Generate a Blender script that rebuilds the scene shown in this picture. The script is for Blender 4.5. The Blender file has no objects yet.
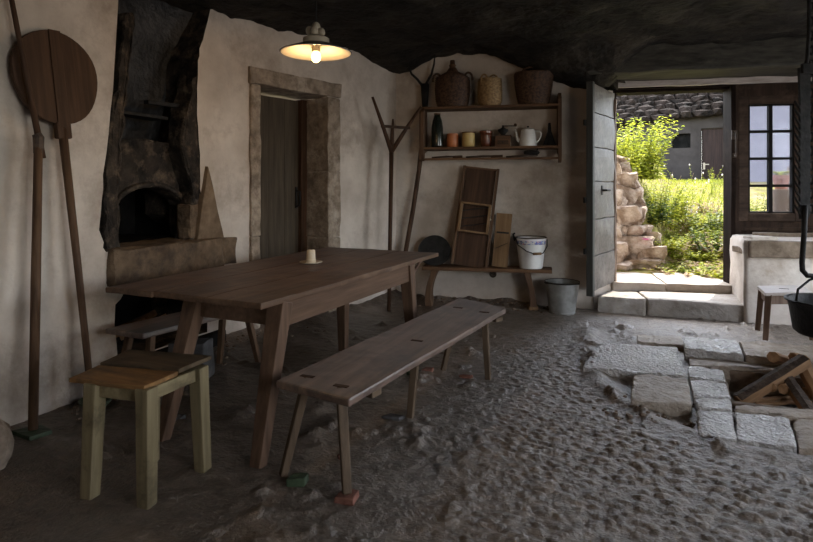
import bpy, bmesh, math, random
import numpy as np
from mathutils import Vector, Matrix, noise as mnoise
SC = bpy.context.scene
COL = SC.collection
R = math.radians
PI = math.pi
rnd = random.Random(7)

# ------------------------------------------------------------------ survey of the room
H = 1.34                      # eye height
FP = 560.0                    # focal length in pixels
YAW = math.atan(237.5 / FP)
FW = Vector((-math.sin(YAW), math.cos(YAW), 0)); RT = Vector((math.cos(YAW), math.sin(YAW), 0))
HOR = 187.0
BR = R(11.6)                  # the door wall runs at this angle
E1 = Vector((math.cos(BR), math.sin(BR), 0)); E2 = Vector((-math.sin(BR), math.cos(BR), 0))
CR = Vector((-2.69, 6.03, 0)) # corner of left wall and door wall
BEND = Vector((-3.27, 3.85, 0))
def uu(px): return (px - 406.5) / FP
def pz(px, py, z=0.0):        # point of the horizontal plane z
    d = FP * (H - z) / (py - HOR)
    v = FW * d + RT * (uu(px) * d); v.z = z
    return v
def pd(px, py, d):            # point at depth d
    v = FW * d + RT * (uu(px) * d); v.z = H - (py - HOR) * d / FP
    return v
def db(px, t): return (CR.dot(E2) + t) / (FW.dot(E2) + RT.dot(E2) * uu(px))
def B(px, py, t=0.0): return pd(px, py, db(px, t))       # on a plane t beyond the door wall's inner face
def sB(px, t=0.0): return (B(px, 0, t) - CR).dot(E1)
def LB(s, t, z): return CR + E1 * s + E2 * t + Vector((0, 0, z))
def LW(px, py, x=-3.27):
    d = x / (FW.x + RT.x * uu(px)); return pd(px, py, d)
T2 = (CR - BEND).normalized(); N2 = Vector((-T2.y, T2.x, 0))   # N2 points out of the room
L2A = math.atan2(T2.y, T2.x)
def LD(px, py, n=0.0):        # on the bent part of the left wall
    d = (BEND.dot(N2) + n) / (FW.dot(N2) + RT.dot(N2) * uu(px)); return pd(px, py, d)
def l2(r, n, z): return BEND + T2 * r + N2 * n + Vector((0, 0, z))

# ------------------------------------------------------------------ materials
def new_mat(name):
    m = bpy.data.materials.new(name); m.use_nodes = True
    nt = m.node_tree; b = nt.nodes['Principled BSDF']
    return m, nt, b
def c4(c): return (c[0], c[1], c[2], 1)
def mat(name, c1, c2, scale=6, rough=.7, bump=.3, bscale=30, stretch=(1, 1, 1), c3=None, spec=.3, metal=0, detail=6,
        lo=.35, hi=.65, big=None, bdist=.01, world=False, rrange=None):
    m, nt, b = new_mat(name); N = nt.nodes; L = nt.links
    tc = N.new('ShaderNodeTexCoord'); mp = N.new('ShaderNodeMapping'); mp.inputs['Scale'].default_value = stretch
    L.new(tc.outputs['Object'], mp.inputs['Vector'])
    n1 = N.new('ShaderNodeTexNoise'); n1.inputs['Scale'].default_value = scale; n1.inputs['Detail'].default_value = detail
    n1.inputs['Roughness'].default_value = .62
    L.new(mp.outputs['Vector'], n1.inputs['Vector'])
    rp = N.new('ShaderNodeValToRGB'); rp.color_ramp.elements[0].position = lo; rp.color_ramp.elements[1].position = hi
    rp.color_ramp.elements[0].color = c4(c1); rp.color_ramp.elements[1].color = c4(c2)
    L.new(n1.outputs['Fac'], rp.inputs['Fac'])
    out = rp.outputs['Color']
    if c3 is not None:        # blotches of wear or dirt
        n3 = N.new('ShaderNodeTexNoise'); n3.inputs['Scale'].default_value = big or scale * .25; n3.inputs['Detail'].default_value = 8
        n3.inputs['Roughness'].default_value = .7
        L.new(tc.outputs['Object'], n3.inputs['Vector'])
        r3 = N.new('ShaderNodeValToRGB'); r3.color_ramp.elements[0].position = .5; r3.color_ramp.elements[1].position = .68
        L.new(n3.outputs['Fac'], r3.inputs['Fac'])
        mx = N.new('ShaderNodeMixRGB'); L.new(r3.outputs['Color'], mx.inputs['Fac']); L.new(out, mx.inputs['Color1'])
        mx.inputs['Color2'].default_value = c4(c3); out = mx.outputs['Color']
    L.new(out, b.inputs['Base Color'])
    b.inputs['Roughness'].default_value = rough; b.inputs['Metallic'].default_value = metal
    b.inputs['Specular IOR Level'].default_value = spec
    if rrange:
        mr = N.new('ShaderNodeMapRange'); L.new(n1.outputs['Fac'], mr.inputs['Value'])
        mr.inputs['From Min'].default_value = .35; mr.inputs['From Max'].default_value = .65
        mr.inputs['To Min'].default_value = rrange[0]; mr.inputs['To Max'].default_value = rrange[1]
        L.new(mr.outputs['Result'], b.inputs['Roughness'])
    if bump:
        n2 = N.new('ShaderNodeTexNoise'); n2.inputs['Scale'].default_value = bscale; n2.inputs['Detail'].default_value = 5
        L.new(mp.outputs['Vector'], n2.inputs['Vector'])
        bp = N.new('ShaderNodeBump'); bp.inputs['Strength'].default_value = bump; bp.inputs['Distance'].default_value = bdist
        L.new(n2.outputs['Fac'], bp.inputs['Height']); L.new(bp.outputs['Normal'], b.inputs['Normal'])
    return m
def wood(name, c1, c2, axis='x', c3=None, rough=.68, spec=.22, scale=26, big=3, bump=.35, lo=.3, hi=.7):
    st = {'x': (.06, 1, 1), 'y': (1, .06, 1), 'z': (1, 1, .06)}[axis]
    return mat(name, c1, c2, scale=scale, rough=rough, bump=bump, bscale=scale * 1.6, stretch=st, c3=c3, spec=spec, lo=lo, hi=hi, big=big, bdist=.006)
def flat(name, c, rough=.5, metal=0, spec=.4):
    return mat(name, [x * .88 for x in c], c, scale=18, rough=rough, bump=.08, bscale=60, metal=metal, spec=spec)

M = {}
M['fin'] = mat('brown_plaster', (.11, .075, .048), (.21, .15, .10), scale=6, rough=.9, bump=.5, bscale=25, spec=.1)
M['plaster'] = mat('plaster', (.44, .38, .325), (.61, .54, .475), scale=2.2, rough=.9, bump=.55, bscale=7, c3=(.32, .265, .22), big=1.3, spec=.15, bdist=.03, detail=9)
M['plaster_pale'] = mat('plaster_pale', (.52, .46, .40), (.68, .62, .56), scale=3, rough=.9, bump=.5, bscale=9, c3=(.40, .33, .27), big=2, spec=.15, bdist=.02, detail=9)
M['soot'] = mat('soot', (.004, .004, .004), (.028, .027, .028), scale=2.6, rough=.55, bump=.8, bscale=22, c3=(.055, .053, .054), big=2.2, spec=.35, bdist=.02, detail=9)
M['soot_stone'] = mat('soot_stone', (.006, .005, .005), (.045, .035, .027), scale=4.5, rough=.85, bump=.9, bscale=18, c3=(.12, .088, .062), big=8, spec=.2, bdist=.03, detail=9)
M['black'] = mat('black_soot', (.003, .003, .003), (.012, .011, .010), scale=5, rough=.9, bump=.5, bscale=20, spec=.1)
M['ceiling'] = mat('sooty_ceiling', (.004, .0035, .003), (.022, .018, .014), scale=4, rough=.8, bump=.9, bscale=12, c3=(.05, .042, .032), big=2.4, spec=.25, bdist=.05, detail=9)
M['door_stone'] = mat('door_stone', (.16, .125, .095), (.36, .29, .225), scale=9, rough=.9, bump=.9, bscale=28, c3=(.45, .38, .31), big=4, spec=.15, bdist=.02, detail=9)
M['hearth_stone'] = mat('hearth_stone', (.06, .040, .026), (.19, .132, .085), scale=5, rough=.85, bump=.9, bscale=22, c3=(.04, .03, .024), big=3, spec=.2, bdist=.02, detail=9)
M['flag'] = mat('flagstone', (.30, .285, .275), (.58, .56, .54), scale=7, rough=.38, bump=1.0, bscale=42, c3=(.56, .55, .54), big=5, spec=.85, bdist=.03, detail=9, rrange=(.38, .17))
M['flag_brown'] = mat('flagstone_brown', (.22, .18, .14), (.42, .36, .30), scale=7, rough=.6, bump=.9, bscale=30, c3=(.30, .24, .18), big=5, spec=.35, bdist=.02, detail=9)
M['step'] = mat('step_stone', (.25, .22, .19), (.42, .385, .35), scale=8, rough=.6, bump=.6, bscale=32, c3=(.30, .26, .22), big=4, spec=.3, bdist=.015)
M['table'] = wood('table_wood', (.044, .023, .012), (.135, .074, .041), 'y', c3=(.165, .10, .06), rough=.52, spec=.3, big=2.2)
M['table_side'] = wood('table_apron_wood', (.058, .031, .018), (.14, .082, .051), 'y', rough=.6, big=3)
M['table_leg'] = wood('table_leg_wood', (.058, .031, .018), (.14, .082, .051), 'z', rough=.6, big=3)
M['bench'] = wood('bench_wood', (.045, .024, .016), (.19, .118, .082), 'y', c3=(.034, .018, .013), rough=.40, spec=.9, big=3.5)
M['bench_leg'] = wood('bench_leg_wood', (.055, .036, .022), (.135, .092, .058), 'z')
M['stool_paint'] = wood('green_paint', (.108, .085, .046), (.225, .178, .10), 'z', c3=(.075, .058, .032), rough=.6, big=6)
M['stool_paint_x'] = wood('green_paint_rail', (.125, .098, .052), (.245, .195, .11), 'y', c3=(.075, .058, .032), rough=.6, big=6)
M['stool_top'] = wood('stool_board', (.10, .052, .020), (.26, .135, .050), 'x', c3=(.06, .035, .018), rough=.6, big=4)
M['stool_dark'] = wood('stool_board_dark', (.045, .030, .017), (.105, .072, .042), 'x', c3=(.03, .02, .012), rough=.65, big=4)
M['pale_stool'] = wood('weathered_stool', (.13, .085, .06), (.26, .18, .135), 'z', rough=.6)
M['pale_stool_top'] = wood('weathered_stool_top_lit', (.30, .25, .215), (.52, .46, .42), 'x', rough=.4, spec=.5)  # seat paler than the legs: its daylight is put into the colour
M['dark_wood_z'] = wood('dark_wood', (.028, .014, .008), (.085, .044, .024), 'z')
M['dark_wood_x'] = wood('dark_wood_plank', (.024, .013, .008), (.070, .040, .024), 'x')
M['brown_z'] = wood('brown_wood', (.048, .026, .015), (.15, .085, .048), 'z')
M['brown_x'] = wood('brown_wood_board', (.055, .028, .014), (.165, .088, .045), 'x')
M['brown_y'] = wood('brown_wood_long', (.038, .021, .013), (.105, .060, .036), 'y')
M['tan_z'] = wood('tan_wood', (.13, .075, .035), (.27, .165, .085), 'z')
M['beam'] = wood('beam_wood', (.020, .018, .014), (.075, .068, .054), 'x', rough=.65)
M['frame'] = wood('frame_wood', (.016, .010, .007), (.050, .030, .021), 'z', c3=(.07, .045, .03), big=5, rough=.8, spec=.15)
M['frame_x'] = wood('frame_wood_rail', (.020, .012, .008), (.062, .038, .026), 'x', c3=(.085, .055, .037), big=5, rough=.75, spec=.2)
M['leaf_door'] = wood('door_boards', (.042, .034, .029), (.125, .105, .092), 'y', c3=(.17, .15, .135), rough=.55, big=4, spec=.5)
M['leaf_edge'] = wood('door_edge', (.030, .032, .030), (.080, .080, .075), 'z', rough=.6)
M['door_brown'] = wood('brown_door_boards', (.040, .030, .020), (.085, .064, .043), 'z', rough=.7, spec=.2, big=2)
M['iron'] = mat('iron', (.008, .008, .008), (.026, .024, .023), scale=14, rough=.65, bump=.4, bscale=50, spec=.25, metal=.2)
M['bar_black'] = flat('bar_black', (.012, .011, .010), .85, spec=.15)
M['rust'] = mat('rusty_iron', (.028, .019, .013), (.085, .055, .038), scale=14, rough=.7, bump=.4, bscale=50, spec=.4)
M['zinc'] = mat('zinc', (.20, .20, .19), (.33, .33, .315), scale=9, rough=.42, bump=.12, bscale=30, metal=.15, spec=.5)
M['enamel'] = mat('white_enamel', (.60, .59, .57), (.76, .75, .73), scale=5, rough=.28, bump=.03, bscale=20, spec=.5)
M['enamel_dark'] = mat('grey_enamel', (.035, .030, .025), (.085, .072, .058), scale=8, rough=.45, bump=.1, bscale=40)
M['band'] = mat('flower_band', (.06, .12, .36), (.55, .55, .54), scale=34, rough=.3, bump=0, c3=(.42, .06, .05), big=28, lo=.45, hi=.55)
M['orange'] = flat('orange_glaze', (.46, .15, .05), .4)
M['cream'] = flat('cream_glaze', (.56, .40, .15), .35)
M['brownglaze'] = flat('brown_glaze', (.13, .038, .018), .25, spec=.6)
M['jamb'] = wood('jamb_wood', (.006, .004, .003), (.020, .012, .009), 'z', c3=(.028, .018, .013), rough=.85, spec=.08)
M['sink'] = mat('sink_stone', (.12, .088, .06), (.27, .21, .155), scale=8, rough=.75, bump=.7, bscale=30, spec=.2)
M['stump'] = wood('stump_wood', (.07, .05, .038), (.17, .125, .10), 'z')
M['darkglass'] = flat('dark_glass', (.012, .016, .012), .15, spec=.6)
M['porcelain'] = flat('porcelain', (.42, .36, .27), .35)
M['wax'] = flat('candle_wax', (.62, .52, .38), .45)
M['wick'] = flat('wick', (.02, .02, .02), .9)
M['wick_dark'] = mat('dark_wicker', (.018, .009, .006), (.11, .058, .032), scale=40, rough=.6, bump=.3, bscale=90)
M['wick_light'] = mat('light_wicker', (.16, .10, .045), (.42, .28, .14), scale=40, rough=.6, bump=.3, bscale=90)
M['brick'] = mat('brick_red', (.10, .042, .028), (.20, .085, .058), scale=20, rough=.8, bump=.5, bscale=60)
M['green_tile'] = mat('green_glaze', (.026, .040, .022), (.052, .075, .042), scale=10, rough=.45, bump=.3, bscale=40)
M['log'] = wood('split_wood', (.19, .105, .052), (.40, .245, .135), 'x', rough=.7)
M['bark'] = mat('bark', (.030, .020, .014), (.095, .066, .048), scale=20, rough=.9, bump=.9, bscale=40)
M['ash'] = mat('ash', (.012, .011, .010), (.075, .068, .062), scale=24, rough=.95, bump=.9, bscale=50)
M['grey_slab'] = mat('grey_slab', (.04, .038, .038), (.085, .08, .08), scale=8, rough=.7, bump=.4, bscale=30)
M['terracotta'] = flat('terracotta', (.30, .11, .065), .8)
M['wallstone'] = mat('dry_stone', (.19, .13, .09), (.42, .32, .245), scale=7, rough=.9, bump=1.0, bscale=20, c3=(.56, .47, .39), big=3, spec=.15, bdist=.03)
M['roofstone'] = mat('roof_stone', (.005, .004, .003), (.028, .020, .016), scale=5, rough=.9, bump=.8, bscale=16, spec=.1, bdist=.05)
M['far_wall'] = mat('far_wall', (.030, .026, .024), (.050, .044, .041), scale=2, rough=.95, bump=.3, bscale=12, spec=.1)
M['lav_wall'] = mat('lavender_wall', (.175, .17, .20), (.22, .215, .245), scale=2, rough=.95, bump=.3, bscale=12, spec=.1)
M['far_door'] = wood('far_door', (.014, .008, .006), (.036, .020, .016), 'z')
M['rubble'] = mat('rubble', (.085, .06, .042), (.22, .165, .125), scale=12, rough=.9, bump=.7, bscale=40)
M['brass'] = flat('brass', (.30, .22, .10), .4, metal=.6)
M['mesh_net'] = flat('net', (.5, .5, .58), .8)

def floor_mat():
    m, nt, b = new_mat('earth_floor'); N = nt.nodes; L = nt.links
    tc = N.new('ShaderNodeTexCoord')
    def noise(scale, det=8, ro=.65):
        n = N.new('ShaderNodeTexNoise'); n.inputs['Scale'].default_value = scale; n.inputs['Detail'].default_value = det; n.inputs['Roughness'].default_value = ro
        L.new(tc.outputs['Object'], n.inputs['Vector']); return n.outputs['Fac']
    def ramp(f, a, c, b_, d):
        r = N.new('ShaderNodeValToRGB'); r.color_ramp.elements[0].position = a; r.color_ramp.elements[1].position = b_
        r.color_ramp.elements[0].color = c4(c); r.color_ramp.elements[1].color = c4(d); L.new(f, r.inputs['Fac']); return r.outputs['Color']
    def mix(f, a, bb):
        x = N.new('ShaderNodeMixRGB'); L.new(f, x.inputs['Fac']); L.new(a, x.inputs['Color1']); L.new(bb, x.inputs['Color2']); return x.outputs['Color']
    base = ramp(noise(14), .33, (.074, .058, .045), .66, (.25, .207, .168))
    warm = ramp(noise(22), .33, (.044, .031, .022), .68, (.14, .102, .074))
    # paler grey ground on the door side, darker browner earth towards the oven wall
    sx = N.new('ShaderNodeSeparateXYZ'); L.new(tc.outputs['Object'], sx.inputs[0])
    mr = N.new('ShaderNodeMapRange'); mr.inputs['From Min'].default_value = -2.3; mr.inputs['From Max'].default_value = -.5
    L.new(sx.outputs['X'], mr.inputs['Value'])
    ad = N.new('ShaderNodeMath'); ad.operation = 'ADD'; L.new(mr.outputs['Result'], ad.inputs[0])
    sb = N.new('ShaderNodeMath'); sb.operation = 'MULTIPLY_ADD'; L.new(noise(2.2), sb.inputs[0]); sb.inputs[1].default_value = 1.6; sb.inputs[2].default_value = -.8
    L.new(sb.outputs[0], ad.inputs[1]); ad.use_clamp = True
    col = mix(ad.outputs[0], warm, base)
    pale = ramp(noise(1.6, 9, .7), .54, (0, 0, 0), .72, (.6, .6, .6))
    rgb = N.new('ShaderNodeRGB'); rgb.outputs[0].default_value = (.27, .228, .19, 1)
    col = mix(pale, col, rgb.outputs[0])
    L.new(col, b.inputs['Base Color'])
    b.inputs['Roughness'].default_value = .36; b.inputs['Specular IOR Level'].default_value = .7
    bp = N.new('ShaderNodeBump'); bp.inputs['Strength'].default_value = .9; bp.inputs['Distance'].default_value = .015
    L.new(noise(55, 6, .6), bp.inputs['Height']); L.new(bp.outputs['Normal'], b.inputs['Normal'])
    return m
M['floor'] = floor_mat()

for k_, v_ in (('bench', .10), ('table', .02), ('pale_stool_top', .2)):
    q_ = M[k_].node_tree.nodes['Principled BSDF']; q_.inputs['Sheen Weight'].default_value = v_; q_.inputs['Sheen Roughness'].default_value = .4

def leaf_mat(name, c1, c2):
    m, nt, b = new_mat(name); N = nt.nodes; L = nt.links
    tc = N.new('ShaderNodeTexCoord'); n = N.new('ShaderNodeTexNoise'); n.inputs['Scale'].default_value = 9; L.new(tc.outputs['Object'], n.inputs['Vector'])
    r = N.new('ShaderNodeValToRGB'); r.color_ramp.elements[0].position = .35; r.color_ramp.elements[1].position = .65
    r.color_ramp.elements[0].color = c4(c1); r.color_ramp.elements[1].color = c4(c2); L.new(n.outputs['Fac'], r.inputs['Fac'])
    L.new(r.outputs['Color'], b.inputs['Base Color']); b.inputs['Roughness'].default_value = .5; b.inputs['Specular IOR Level'].default_value = .3
    tr = N.new('ShaderNodeBsdfTranslucent'); L.new(r.outputs['Color'], tr.inputs['Color'])
    mx = N.new('ShaderNodeMixShader'); mx.inputs[0].default_value = .5
    L.new(b.outputs[0], mx.inputs[1]); L.new(tr.outputs[0], mx.inputs[2]); L.new(mx.outputs[0], N['Material Output'].inputs['Surface'])
    return m
M['leaf_bright'] = leaf_mat('leaf_bright', (.24, .28, .022), (.44, .44, .045))
M['leaf_mid'] = leaf_mat('leaf_mid', (.12, .165, .018), (.30, .32, .042))
M['leaf_dark'] = leaf_mat('leaf_dark', (.03, .055, .010), (.085, .125, .02))
M['grass'] = leaf_mat('grass_blades', (.20, .25, .025), (.40, .40, .06))
M['dry'] = leaf_mat('dry_stalks', (.26, .165, .09), (.44, .33, .22))
M['flower'] = leaf_mat('white_flowers', (.55, .5, .48), (.75, .7, .66))
M['pink'] = leaf_mat('pink_petals', (.65, .16, .35), (.8, .3, .5))
M['soil'] = mat('bank_soil', (.13, .10, .045), (.26, .235, .06), scale=3, rough=.95, bump=.5, bscale=14, c3=(.33, .26, .17), big=2, spec=.1)
M['paving'] = mat('threshold_stone', (.34, .29, .25), (.47, .41, .36), scale=6, rough=.8, bump=.5, bscale=24, spec=.2)

def emit(name, c, s):
    m, nt, b = new_mat(name); b.inputs['Base Color'].default_value = c4(c); b.inputs['Emission Color'].default_value = c4(c); b.inputs['Emission Strength'].default_value = s
    return m
M['bulb'] = emit('bulb_glow', (1, .74, .34), 2.6)
def glass_mat():
    m, nt, b = new_mat('window_glass'); N = nt.nodes; L = nt.links
    t = N.new('ShaderNodeBsdfTransparent'); t.inputs['Color'].default_value = (.93, .93, .96, 1)
    g = N.new('ShaderNodeBsdfGlossy'); g.inputs['Roughness'].default_value = .05
    mx = N.new('ShaderNodeMixShader'); mx.inputs[0].default_value = .006
    L.new(t.outputs[0], mx.inputs[1]); L.new(g.outputs[0], mx.inputs[2]); L.new(mx.outputs[0], N['Material Output'].inputs['Surface'])
    return m
M['glass'] = glass_mat()

# ------------------------------------------------------------------ mesh builder
class MB:
    def __init__(s): s.v = []; s.f = []
    def add(s, vs, fs, T=None):
        o = len(s.v)
        for p in vs:
            p = Vector(p); s.v.append(T @ p if T is not None else p)
        s.f += [tuple(i + o for i in f) for f in fs]; return s
    def box(s, x0, x1, y0, y1, z0, z1, T=None):
        return s.add([(x0, y0, z0), (x1, y0, z0), (x1, y1, z0), (x0, y1, z0), (x0, y0, z1), (x1, y0, z1), (x1, y1, z1), (x0, y1, z1)],
                     [(3, 2, 1, 0), (4, 5, 6, 7), (0, 1, 5, 4), (1, 2, 6, 5), (2, 3, 7, 6), (3, 0, 4, 7)], T)
    def prism(s, poly, z0, z1, T=None):
        n = len(poly)
        a = sum(poly[i][0] * poly[(i + 1) % n][1] - poly[(i + 1) % n][0] * poly[i][1] for i in range(n))
        if a < 0: poly = poly[::-1]
        vs = [(p[0], p[1], z0) for p in poly] + [(p[0], p[1], z1) for p in poly]
        fs = [tuple(range(n - 1, -1, -1)), tuple(range(n, 2 * n))] + [(i, (i + 1) % n, n + (i + 1) % n, n + i) for i in range(n)]
        return s.add(vs, fs, T)
    def bar(s, p0, p1, w0, h0, w1=None, h1=None, up=(0, 0, 1), steps=1):
        p0 = Vector(p0); p1 = Vector(p1); w1 = w0 if w1 is None else w1; h1 = h0 if h1 is None else h1
        d = (p1 - p0).normalized(); up = Vector(up)
        if abs(d.dot(up)) > .97: up = Vector((0, 1, 0)) if abs(d.y) < .9 else Vector((1, 0, 0))
        a = d.cross(up).normalized(); b = a.cross(d).normalized()
        vs = []; fs = []
        for k in range(steps + 1):
            t = k / steps; p = p0.lerp(p1, t); w = (w0 + (w1 - w0) * t) / 2; h = (h0 + (h1 - h0) * t) / 2
            vs += [p - a * w - b * h, p + a * w - b * h, p + a * w + b * h, p - a * w + b * h]
            if k:
                o = 4 * (k - 1)
                fs += [(o + i, o + (i + 1) % 4, o + 4 + (i + 1) % 4, o + 4 + i) for i in range(4)]
        fs += [(3, 2, 1, 0), tuple(4 * steps + i for i in range(4))]
        return s.add(vs, fs)
    def tube(s, pts, rad, n=10, closed=False):
        pts = [Vector(p) for p in pts]; m = len(pts)
        if not hasattr(rad, '__len__'): rad = [rad] * m
        vs = []; fs = []; prev = None
        for i, p in enumerate(pts):
            if closed: d = (pts[(i + 1) % m] - pts[i - 1]).normalized()
            else: d = (pts[min(i + 1, m - 1)] - pts[max(i - 1, 0)]).normalized()
            if prev is None:
                a = d.orthogonal().normalized()
            else:
                a = (prev - d * prev.dot(d)).normalized()
            prev = a; b = d.cross(a)
            vs += [p + (a * math.cos(2 * PI * k / n) + b * math.sin(2 * PI * k / n)) * rad[i] for k in range(n)]
        last = m if closed else m - 1
        for i in range(last):
            o = i * n; q = ((i + 1) % m) * n
            fs += [(o + k, o + (k + 1) % n, q + (k + 1) % n, q + k) for k in range(n)]
        if not closed:
            fs += [tuple(range(n - 1, -1, -1)), tuple((m - 1) * n + k for k in range(n))]
        return s.add(vs, fs)
    def lathe(s, prof, n=28, T=None, fn=None, ell=1.0):
        vs = []; fs = []; m = len(prof)
        for i, (r, z) in enumerate(prof):
            for k in range(n):
                a = 2 * PI * k / n; rr = r if fn is None else fn(r, z, a, i)
                vs.append((rr * math.cos(a), rr * math.sin(a) * ell, z))
        for i in range(m - 1):
            fs += [(i * n + k, i * n + (k + 1) % n, (i + 1) * n + (k + 1) % n, (i + 1) * n + k) for k in range(n)]
        ring = m > 2 and math.hypot(prof[0][0] - prof[-1][0], prof[0][1] - prof[-1][1]) < .06 and prof[0][0] > .02
        if prof[0][0] > 1e-5 and not ring: fs.append(tuple(range(n - 1, -1, -1)))
        if prof[-1][0] > 1e-5 and not ring: fs.append(tuple((m - 1) * n + k for k in range(n)))
        return s.add(vs, fs, T)
    def blob(s, c, rx, ry, rz, seed=0, amp=.25, sub=2, fr=1.3, T=None, flat=0):
        bm = bmesh.new(); bmesh.ops.create_icosphere(bm, subdivisions=sub, radius=1)
        off = Vector((seed * 3.1, seed * 1.7, seed * .9)); vs = []
        for v in bm.verts:
            p = v.co.copy()
            if flat:        # squarer, block-like
                p = Vector([math.copysign(abs(x) ** flat, x) for x in p])
            p = p * (1 + amp * mnoise.noise(v.co * fr + off) + amp * .4 * mnoise.noise(v.co * fr * 3 + off))
            vs.append((c[0] + p.x * rx, c[1] + p.y * ry, c[2] + p.z * rz))
        fs = [tuple(v.index for v in f.verts) for f in bm.faces]; bm.free()
        return s.add(vs, fs, T)
    def build(s, name, m, parent=None, bevel=0, smooth=False, wob=0, wfr=5, cut=0, loc=None, sharp=None):
        me = bpy.data.meshes.new(name)
        vs = s.v if loc is None else [v - Vector(loc) for v in s.v]
        if loc is not None and parent is None:
            pass
        me.from_pydata([tuple(v) for v in vs], [], s.f)
        bm = bmesh.new(); bm.from_mesh(me)
        bmesh.ops.recalc_face_normals(bm, faces=bm.faces)
        if bevel: bmesh.ops.bevel(bm, geom=[e for e in bm.edges if len(e.link_faces) == 2 and e.calc_face_angle(0) > .6], offset=bevel, segments=2, affect='EDGES', profile=.6)
        if cut:
            for _ in range(6):
                es = [e for e in bm.edges if e.calc_length() > cut]
                if not es or len(bm.verts) > 40000: break
                bmesh.ops.subdivide_edges(bm, edges=es, cuts=1, use_grid_fill=True)
        if wob:
            sd = Vector((rnd.random() * 20, rnd.random() * 20, rnd.random() * 20))
            for v in bm.verts: v.co += mnoise.noise_vector(v.co * wfr + sd) * wob + mnoise.noise_vector(v.co * wfr * 3.3 + sd) * wob * .4
        bm.to_mesh(me); bm.free()
        if smooth:
            me.polygons.foreach_set('use_smooth', [True] * len(me.polygons))
            if sharp:
                me.set_sharp_from_angle(angle=R(sharp))
        o = bpy.data.objects.new(name, me); COL.objects.link(o)
        me.materials.append(m if not isinstance(m, str) else M[m])
        if parent is not None: o.parent = parent
        elif loc is not None: o.location = loc
        return o

def tag(o, label, cat, group=None, kind=None):
    o['label'] = label; o['category'] = cat
    if group: o['group'] = group
    if kind: o['kind'] = kind
    return o
def thing(name, label, cat, loc=(0, 0, 0), rot=(0, 0, 0), group=None, kind=None):
    o = bpy.data.objects.new(name, None); COL.objects.link(o); o.empty_display_size = .1
    o.location = loc; o.rotation_euler = rot if hasattr(rot, '__len__') else (0, 0, rot)
    return tag(o, label, cat, group, kind)
def part(o, label): o['label'] = label; return o
# ------------------------------------------------------------------ numpy noise
def vnoise(x, y, seed=0):
    xi = np.floor(x).astype(np.int64); yi = np.floor(y).astype(np.int64); xf = x - xi; yf = y - yi
    def h(a, b):
        n = (a * 374761393 + b * 668265263 + seed * 974634777) & 0xffffffff
        n = ((n ^ (n >> 13)) * 1274126177) & 0xffffffff
        return ((n ^ (n >> 16)) & 0xffff) / 65535.0
    u = xf * xf * (3 - 2 * xf); v = yf * yf * (3 - 2 * yf)
    return (h(xi, yi) * (1 - u) + h(xi + 1, yi) * u) * (1 - v) + (h(xi, yi + 1) * (1 - u) + h(xi + 1, yi + 1) * u) * v
def fbm(x, y, s, o=4, seed=0):
    t = 0; a = 1; n = 0
    for k in range(o):
        t = t + a * (vnoise(x * s, y * s, seed + k) - .5); n += a; a *= .55; s *= 2.03
    return t / n
def hsh(a, b, k):
    n = (a * 73856093 ^ b * 19349663 ^ k * 83492791) & 0xffffffff
    n = ((n ^ (n >> 15)) * 2246822519) & 0xffffffff
    return ((n ^ (n >> 13)) & 0xffff) / 65535.0
def cobbles(x, y, sx, sy, seed=0):
    X = x / sx; Y = y / sy; xi = np.floor(X).astype(np.int64); yi = np.floor(Y).astype(np.int64)
    best = np.zeros_like(x)
    for i in (-1, 0, 1):
        for j in (-1, 0, 1):
            a = xi + i; b = yi + j
            cx = a + .5 + .75 * (hsh(a, b, seed) - .5) + .5 * (b % 2); cy = b + .5 + .75 * (hsh(a, b, seed + 1) - .5)
            r = .27 + .24 * hsh(a, b, seed + 2); hh = .45 + .55 * hsh(a, b, seed + 3)
            an = (hsh(a, b, seed + 5) - .5) * 1.6; ca = np.cos(an); sa = np.sin(an)
            u = (X - cx) * ca + (Y - cy) * sa; v = -(X - cx) * sa + (Y - cy) * ca
            d2 = (u / (r * 1.25)) ** 2 + (v / (r * .85)) ** 2
            best = np.maximum(best, hh * np.clip(1 - d2, 0, 1) ** .6)
    return best
def sstep(a, b, x):
    t = np.clip((x - a) / (b - a), 0, 1); return t * t * (3 - 2 * t)
CHAN = [pz(588, 330), pz(590, 350), pz(600, 385), pz(650, 420), pz(720, 447), pz(813, 464), pz(1000, 480)]
def chan_dist(x, y):
    best = np.full(x.shape, 9.); side = np.zeros(x.shape)
    for p, q in zip(CHAN[:-1], CHAN[1:]):
        dx, dy = q.x - p.x, q.y - p.y; l2_ = dx * dx + dy * dy
        t = np.clip(((x - p.x) * dx + (y - p.y) * dy) / l2_, 0, 1)
        d = np.hypot(x - p.x - t * dx, y - p.y - t * dy)
        sg = np.sign(dx * (y - p.y) - dy * (x - p.x))
        side = np.where(d < best, sg, side); best = np.minimum(best, d)
    return best * side          # negative on the near (cobbled) side
PX0, PX1, PY0, PY1 = .47, 1.60, 3.93, 4.64
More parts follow.
